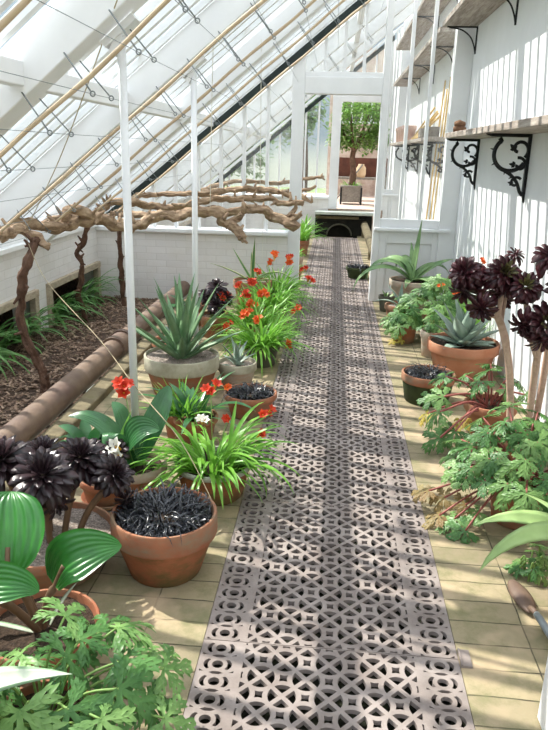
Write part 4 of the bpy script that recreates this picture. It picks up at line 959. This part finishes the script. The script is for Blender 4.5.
for k, (c, ax, r, n, eye) in enumerate(rs): rosette(t, V(c) - V((X1, Y1, 0)), ax, r * .93, n, ['lf_maroon', 'lf_green_eye'], 100 + k, droop=1.5, eye=bool(eye), wid=.16)
def S(*p): return V((p[0] - X1, p[1] - Y1, p[2]))
for pts, r in (([S(.99, 3.5, z - .04), S(.965, 3.48, .38), S(.92, 3.46, .62), S(.86, 3.45, .80), S(.78, 3.45, .92), S(.67, 3.46, 1.02)], .019), ([S(.84, 3.45, .83), S(.84, 3.43, .94), S(.835, 3.43, 1.05)], .013), ([S(.83, 3.45, .84), S(.77, 3.4, .86), S(.74, 3.36, .9)], .011), ([S(.86, 3.45, .8), S(.87, 3.49, .88), S(.86, 3.5, .92)], .011), ([S(.865, 3.45, .88), S(.88, 3.48, 1.02), S(.90, 3.5, 1.13)], .009),
               ([S(1.08, 3.5, z - .04), S(1.07, 3.48, .4), S(1.05, 3.42, .62), S(1.03, 3.33, .82)], .018), ([S(1.04, 3.40, .65), S(.98, 3.38, .8), S(.93, 3.37, 1.0)], .013), ([S(1.03, 3.41, .68), S(.97, 3.34, .78), S(.93, 3.31, .84)], .011),
               ([S(1.12, 3.54, z - .04), S(1.12, 3.5, .5), S(1.09, 3.42, .9), S(1.05, 3.39, 1.13)], .017), ([S(1.1, 3.44, .8), S(1.11, 3.36, .92), S(1.1, 3.31, 1.0)], .012)):
    st.tube(cat_rom(pts, 6), r, 10, wob=.12)
st.build('stems', M['stem_pink'], t)
t = plant('lush green geranium in a terracotta pot in front of the dark rosettes', .90, 2.93, gg, 'potted_geranium'); z = pot(t, .135, .20, 'terra', base=.74)
lv = dome(58, .30, .34, .24, .50, .095, 9) + [(-.04, -.14, .24, .11), (-.12, -.12, .29, .11), (.02, -.2, .22, .1), (.1, -.16, .3, .1), (-.22, .02, .34, .12), (-.15, .2, .42, .12), (-.02, .25, .46, .12), (.1, .2, .46, .11), (-.24, .2, .30, .1)]
lv += [(-.33, -.02, .10, .09, 2), (-.40, .0, .12, .08, 3), (-.36, -.10, .05, .09, 2), (-.30, -.14, .06, .1, 0), (-.26, -.2, .04, .1, 1), (-.42, .05, .08, .07, 3), (-.24, -.06, .09, .09, 2), (-.2, -.14, .1, .08, 0)]
geranium(t, z, lv, 13, mats=('lf_geranium', 'lf_geranium_dark', 'lf_geranium_red', 'lf_geranium_red'), stem='stem_red', stem_r=.0045)
t = plant('light green agave in a pinkish pot at the right edge, leaves reaching over the paving', 1.02, 2.30, ag, 'potted_agave'); z = pot(t, .15, .24, 'terra_pink', base=.72)
m = MB()
for a, e, l, d in ((3.15, .75, .50, 1.3), (3.5, .80, .58, 1.9), (2.6, .8, .34, .7), (1.8, .9, .36, .6), (.8, .8, .34, .6), (-.2, .7, .3, .6), (-1.1, .7, .28, .7), (4.3, .9, .26, .7), (1.2, 1.3, .3, .2)): m.leaf(course((0, 0, z), a, e, l, d, 11), w_agave(.048 if l > .45 else .034), .22, .007, cols=4, roll=-.55 if l > .45 else 0)
m.build('leaves', M['lf_agave_lime'], t)
t = thing('seedling_geranium', 'little green geranium seedling growing between the paving bricks by the pinkish pot', 'plant', (.86, 2.47, 0)); geranium(t, .01, [(a * .7, b * .7, c, .055) for a, b, c, d in dome(10, .09, .08, .04, .12, .05, 15)], 16)

# trowel
t = thing('trowel', 'trowel with a brown oval blade and grey handle lying on the paving at lower right', 'trowel', (.775, 2.325, .012), rz=math.atan2(.39, -.05))
t.scale = (.88, .88, .88)
m = MB(); n = 14; top = []
for i in range(n + 1):
    u = i / n; w = .043 * math.sin(PI * min(1, .06 + u * .90)) ** .6; row = []
    for c in range(7): v = c / 6 * 2 - 1; row.append(m.vert((.13 - .22 * (1 - u) , v * w, .004 + .020 * (1 - v * v) * math.sin(PI * (.12 + .8 * u)))))
    top.append(row)
for i in range(n):
    for c in range(6): m.face((top[i][c], top[i][c + 1], top[i + 1][c + 1], top[i + 1][c]))
bl_ = m.build('blade', M['pipe'], t); so = bl_.modifiers.new('solid', 'SOLIDIFY'); so.thickness = .004; so.offset = -1
bl_.scale = (-1, 1, 1)
m = MB(); m.tube([(-.11, 0, .015), (-.14, 0, .026), (-.17, 0, .03)], [.013, .012, .012], 10); m.build('socket', M['pipe'], t)
m = MB(); m.tube([(-.17, 0, .03), (-.2, 0, .033), (-.33, 0, .035), (-.34, 0, .035)], [.0135, .015, .016, .008], 12); m.build('handle', M['grey_steel'], t)
# white post at the lower right corner
t = thing('white_post', 'smooth white painted post cut off by the lower right corner', 'post', (.747, 1.66, 0)); m = MB(); m.box((-.07, -.07, .0), (.07, .07, 2.4)); bevel(m.build('shaft', M['white'], t, smooth=False), .012); # brick clip beside the grating
t = boxes('grating_lug', [((.488, 1.915, 0), (.525, 1.995, .008)), ((.488, 1.915, .008), (.494, 1.995, .013))], M['iron_grate']); tag(t, 'small iron lug let into the paving beside the grating', 'lug')

# ---------------------------------------------------------------- beyond the doorway
t = plant('dark mossy bowl of black grass standing on the path beyond the doorway', .36, 9.3, bg, 'potted_mondo_grass'); z = pot(t, .165, .15, 'moss_bowl', base=.75, rimh=.3); mondo(t, z, .11, 200, .19, 18)
for k, (x, y, r, h, mt, lb) in enumerate(((-.47, 8.75, .1, .16, 'terra', 'terracotta pot of green leaves just beyond the left door post'), (-.5, 9.75, .11, .2, 'terra_pale', 'pale pot of green leaves beyond the left door post, second back'), (-.5, 11.2, .13, .25, 'terra', 'pot of bright strap leaves beyond the left door post, third back'), (-.52, 12.5, .13, .28, 'terra', 'farthest pot of strap leaves on the left beyond the doorway'))):
    t = plant(lb, x, y, 'pots on the left beyond the doorway', 'potted_strap_plant'); z = pot(t, r, h, mt, sides=24); clump(t, z, (20, 34, 90, 70)[k], (.16, .2, .5, .42)[k], .012, 'lf_strap', .07, (1.5, .6), (.7, 2), 60 + k)
# raised floor, dark step with slab
boxes_ = boxes('trim_20', [((XL, YE + .1, -.3), (XR, 20.2, .5))], M['pink_brick']); tag(boxes_, 'raised floor beyond the far doorway', 'floor', kind='structure')
t = thing('stone_step', 'dark arched step with a pale slab top at the end of the path', 'step', (0, -.09, 0))
def archface():
    m = MB(); y0, y1 = 14.35, 14.46; x0, x1, zt = -.36, .62, .33; cx, r = .12, .26; n = 14
    m.box((x0, y0, -.05), (cx - r - .03, y1, zt)); m.box((cx + r + .03, y0, -.05), (x1, y1, zt))
    prev = None
    for i in range(n + 1):
        a = PI - PI * i / n; p = (cx + (r + .03) * math.cos(a), .0 + (r) * math.sin(a) * .9); 
        if prev: m.hexa([(prev[0], y0, prev[1]), (p[0], y0, p[1]), (p[0], y1, p[1]), (prev[0], y1, prev[1]), (prev[0], y0, zt), (p[0], y0, zt), (p[0], y1, zt), (prev[0], y1, zt)])
        prev = p
    return m
archface().build('arched_front', M['black_void'], t, smooth=False)
m = MB()
n = 14
m.tube([(.12 + .25 * math.cos(PI * i / n), 14.33, .25 * math.sin(PI * i / n) * .9 ) for i in range(n + 1)], .018, 6); m.build('arch_ring', M['plastic'], t)
boxes('beam', [((-.37, 14.30, .33), (.5, 14.47, .38))], M['concrete'], t, .006)
boxes('slab', [((-.38, 14.15, .42), (.8, 14.52, .475))], M['slate'], t, .01)
boxes('slab_support', [((-.36, 14.4, .38), (.6, 14.46, .42))], M['black_void'], t)
boxes('cavity_back', [((-.38, 14.5, -.05), (.78, 14.52, .4))], M['black_void'], t)

t = thing('potted_citrus_tree', 'round-headed green citrus tree in a square wooden tub beyond the far doorway', 'tree', (.36, 16.2, .5))
m = MB(); m.box((-.22, -.22, .05), (.22, .22, .40)); m.box((-.235, -.235, .37), (.235, .235, .41)); bevel(m.build('tub', M['tub_wood'], t, smooth=False), .006)
for sx in (-1, 1):
    for sy in (-1, 1): boxes('tub_leg', [((sx * .225 - .02, sy * .225 - .02, 0), (sx * .225 + .02, sy * .225 + .02, .37))], M['black_iron'], t)
m = MB(); m.tube(cat_rom([(0, 0, .38), (.03, 0, .7), (-.01, .02, 1.0), (.03, 0, 1.25)], 5), [.075] * 5 + [.065] * 5 + [.06] * 6, 10, wob=.2)
for a in range(7):
    an = a * .9; m.tube(cat_rom([(.02, 0, 1.15), (.25 * math.cos(an), .25 * math.sin(an), 1.5), (.45 * math.cos(an), .45 * math.sin(an), 1.9)], 4), [.04, .037, .034, .03, .026, .022, .018, .014, .01], 7)
m.build('trunk', M['bark_dark'], t)
def leafball(mb, c, rx, rz_, n, s, rg, shell=.55):
    for _ in range(n):
        while True:
            d = V((rg.uniform(-1, 1), rg.uniform(-1, 1), rg.uniform(-1, 1)))
            if .05 < d.length < 1: break
        d = d.normalized() * (shell + (1 - shell) * rg.random()); k = 1 + .22 * noise.noise(d * 2.5 + V(c)); p = V(c) + V((d.x * rx, d.y * rx, d.z * rz_)) * k
        a = rg.uniform(0, 2 * PI); mb.leaf(course(p, a, rg.uniform(-.6, .6), s * rg.uniform(.7, 1.2), .5, 3), w_ovate(s * .26), .2)
rg = random.Random(4); m = MB(); leafball(m, (.10, 0, 1.72), .66, .6, 2600, .10, rg); leafball(m, (-.28, 0, 1.42), .34, .3, 500, .10, rg); leafball(m, (.5, 0, 1.42), .34, .3, 500, .10, rg)
m.build('crown', M['lf_tree'], t)
m = MB()
for _ in range(70):
    a = rg.uniform(0, 2 * PI); q = rg.uniform(0, .2); m.leaf(course((q * math.cos(a), q * math.sin(a), .4), a, rg.uniform(.3, 1.3), rg.uniform(.08, .2), 1, 4), w_strap(.01), .2)
m.build('underplanting', M['lf_strap'], t)
t = thing('potting_bench', 'reddish brown bench back and shelf behind the citrus tub', 'bench', (.5, 17.6, .5))
boxes('back_board', [((-.6, .2, .55), (.75, .25, 1.0))], M['red_board'], t); boxes('bench_top', [((-.6, -.25, .5), (.75, .25, .55))], M['tub_wood'], t)
for x in (-.55, .7):
    for y in (-.2, .2): boxes('leg', [((x - .03, y - .03, 0), (x + .03, y + .03, .5))], M['tub_wood'], t)
m = MB(); m.lathe([(.001, 0), (.10, 0), (.12, .08), (.115, .22), (.07, .28), (.07, .31), (.001, .31)], sides=20); tag(m.build('stoneware_jar', M['jar'], loc=(.60, 17.45, 1.05)), 'beige stoneware jar on the bench beside the citrus trunk', 'jar')
m = MB(); m.bar((.0, 16.9, .5), (.62, 17.25, 1.35), .03, .03); tag(m.build('wooden_stake', M['tub_wood'], smooth=False), 'grey stake leaning by the citrus tub', 'stake')
# outbuilding wall with small window
t = thing('outbuilding', 'old brick outbuilding with a small paned window beyond the far doorway', 'building', (0, 0, 0))
wx0, wx1, wz0, wz1 = .05, 1.15, 2.35, 3.3
boxes('wall', [((-.25, 19.5, 0), (wx0, 19.8, 4.2)), ((wx1, 19.5, 0), (1.3, 19.8, 4.2)), ((wx0, 19.5, 0), (wx1, 19.8, wz0)), ((wx0, 19.5, wz1), (wx1, 19.8, 4.2))], M['pink_brick'], t)
f = boxes('window_frame', [((wx0, 19.48, wz0), (wx1, 19.56, wz0 + .06)), ((wx0, 19.48, wz1 - .06), (wx1, 19.56, wz1))] + [((wx0 + (wx1 - wx0 - .05) * k / 4, 19.48, wz0 + .06), (wx0 + (wx1 - wx0 - .05) * k / 4 + .05, 19.56, wz1 - .06)) for k in range(5)], M['white'], t)
boxes('pane', [((wx0, 19.6, wz0), (wx1, 19.62, wz1))], M['plastic'], f)
t = boxes('ground', [((-40, -20, -1.2), (-3.4, 45, -.55)), ((-3.4, 20.3, -1.2), (14, 45, -.55))], M['grass']); tag(t, 'rough grass outside the greenhouse', 'ground', kind='structure')
for k, (x, y, h, r, lb) in enumerate(((-6.5, 20.5, 3.4, 1.5, 'green tree outside, seen through the partition glass on the left'), (-3.6, 22.0, 3.0, 1.3, 'green tree outside behind the far partition'), (-9.5, 14.0, 4.6, 2.0, 'leafy tree outside beyond the roof glass'), (-8.5, 7.0, 5.2, 2.2, 'leafy tree outside the low wall nearer the viewer'), (-1.2, 26.5, 4.2, 1.6, 'tall green tree outside beyond the end wall'))):
    t = thing('garden_tree', lb, 'tree', (x, y, -.6), group='trees outside the glass')
    m = MB(); m.tube([(0, 0, 0), (.05, 0, h * .4), (0, .05, h * .8)], [.16, .12, .06], 8, wob=.2); m.build('trunk', M['bark_dark'], t)
    rg = random.Random(k); m = MB()
    for q in range(4): leafball(m, (rg.uniform(-.6, .6) * r, rg.uniform(-.6, .6) * r, h * rg.uniform(.6, 1)), r * .65, r * .6, 330, .3, rg, .3)
    m.build('crown', M['lf_outer'], t)

# keep foliage from passing through walls
for o in col.objects:
    if o.type == 'MESH' and o.parent and o.parent.get('category') in ('potted plant', 'plant') or (o.type == 'MESH' and o.parent and o.parent.parent and o.parent.parent.get('category') == 'potted plant'):
        r_ = o.parent if o.parent.get('category') else o.parent.parent; ox, oy = r_.location.x, r_.location.y
        for vv in o.data.vertices:
            if vv.co.x + ox > XR - .006: vv.co.x = XR - .006 - ox
            if oy < YP and vv.co.y + oy > YP - .13 and abs(vv.co.x + ox) > .35: vv.co.y = YP - .13 - oy
            if vv.co.z < .002 and o.parent.get('category') == 'potted plant': vv.co.z = .002
# ---------------------------------------------------------------- light, sky, camera
w = bpy.data.worlds.new('sky'); sc.world = w; w.use_nodes = True; n = w.node_tree.nodes; l = w.node_tree.links
bgd = n['Background']; tc = n.new('ShaderNodeTexCoord'); sx = n.new('ShaderNodeSeparateXYZ'); rp = n.new('ShaderNodeValToRGB'); l.new(tc.outputs['Generated'], sx.inputs[0])
mp = n.new('ShaderNodeMapRange'); mp.inputs['From Min'].default_value = -1; l.new(sx.outputs['Z'], mp.inputs['Value']); l.new(mp.outputs[0], rp.inputs['Fac'])
e = rp.color_ramp.elements; e[0].position = .49; e[0].color = (.42, .45, .38, 1); e[1].position = .51; e[1].color = (.19, .24, .27, 1); x = e.new(1.0); x.color = (1.9, 2.05, 2.3, 1); x2 = e.new(.66); x2.color = (.26, .34, .42, 1); x3 = e.new(.80); x3.color = (.9, 1.0, 1.15, 1)
l.new(rp.outputs['Color'], bgd.inputs['Color']); bgd.inputs['Strength'].default_value = 1.25
sl = bpy.data.lights.new('sun', 'SUN'); sl.energy = 5.6; sl.angle = math.radians(.6); sl.color = (1, .96, .88)
so = bpy.data.objects.new('sun', sl); col.objects.link(so); so.location = (-20, 10, 25)
so.rotation_euler = V((1, -.62, -1.3)).to_track_quat('-Z', 'Y').to_euler()
cam = bpy.data.cameras.new('camera'); co = bpy.data.objects.new('camera', cam); col.objects.link(co)
cam.sensor_fit = 'HORIZONTAL'; cam.sensor_width = 36; cam.lens = 36 * 690 / 548; cam.clip_start = .05; cam.clip_end = 200
yaw, pitch, roll = -0.079395, 0.300164, 0.026000
f = V((math.sin(yaw) * math.cos(pitch), math.cos(yaw) * math.cos(pitch), -math.sin(pitch))); r = V((math.cos(yaw), -math.sin(yaw), 0)); u = r.cross(f)
r2 = r * math.cos(roll) + u * math.sin(roll); u2 = -r * math.sin(roll) + u * math.cos(roll)
mw = Matrix((r2, u2, -f)).transposed().to_4x4(); mw.translation = (0, 0, 1.6); co.matrix_world = mw; sc.camera = co
sc.cycles.transparent_max_bounces = 40; sc.cycles.max_bounces = 10; sc.cycles.diffuse_bounces = 6
sc.view_settings.view_transform = 'Standard'; sc.view_settings.look = 'None'; sc.view_settings.gamma = 1; sc.view_settings.exposure = 0.58
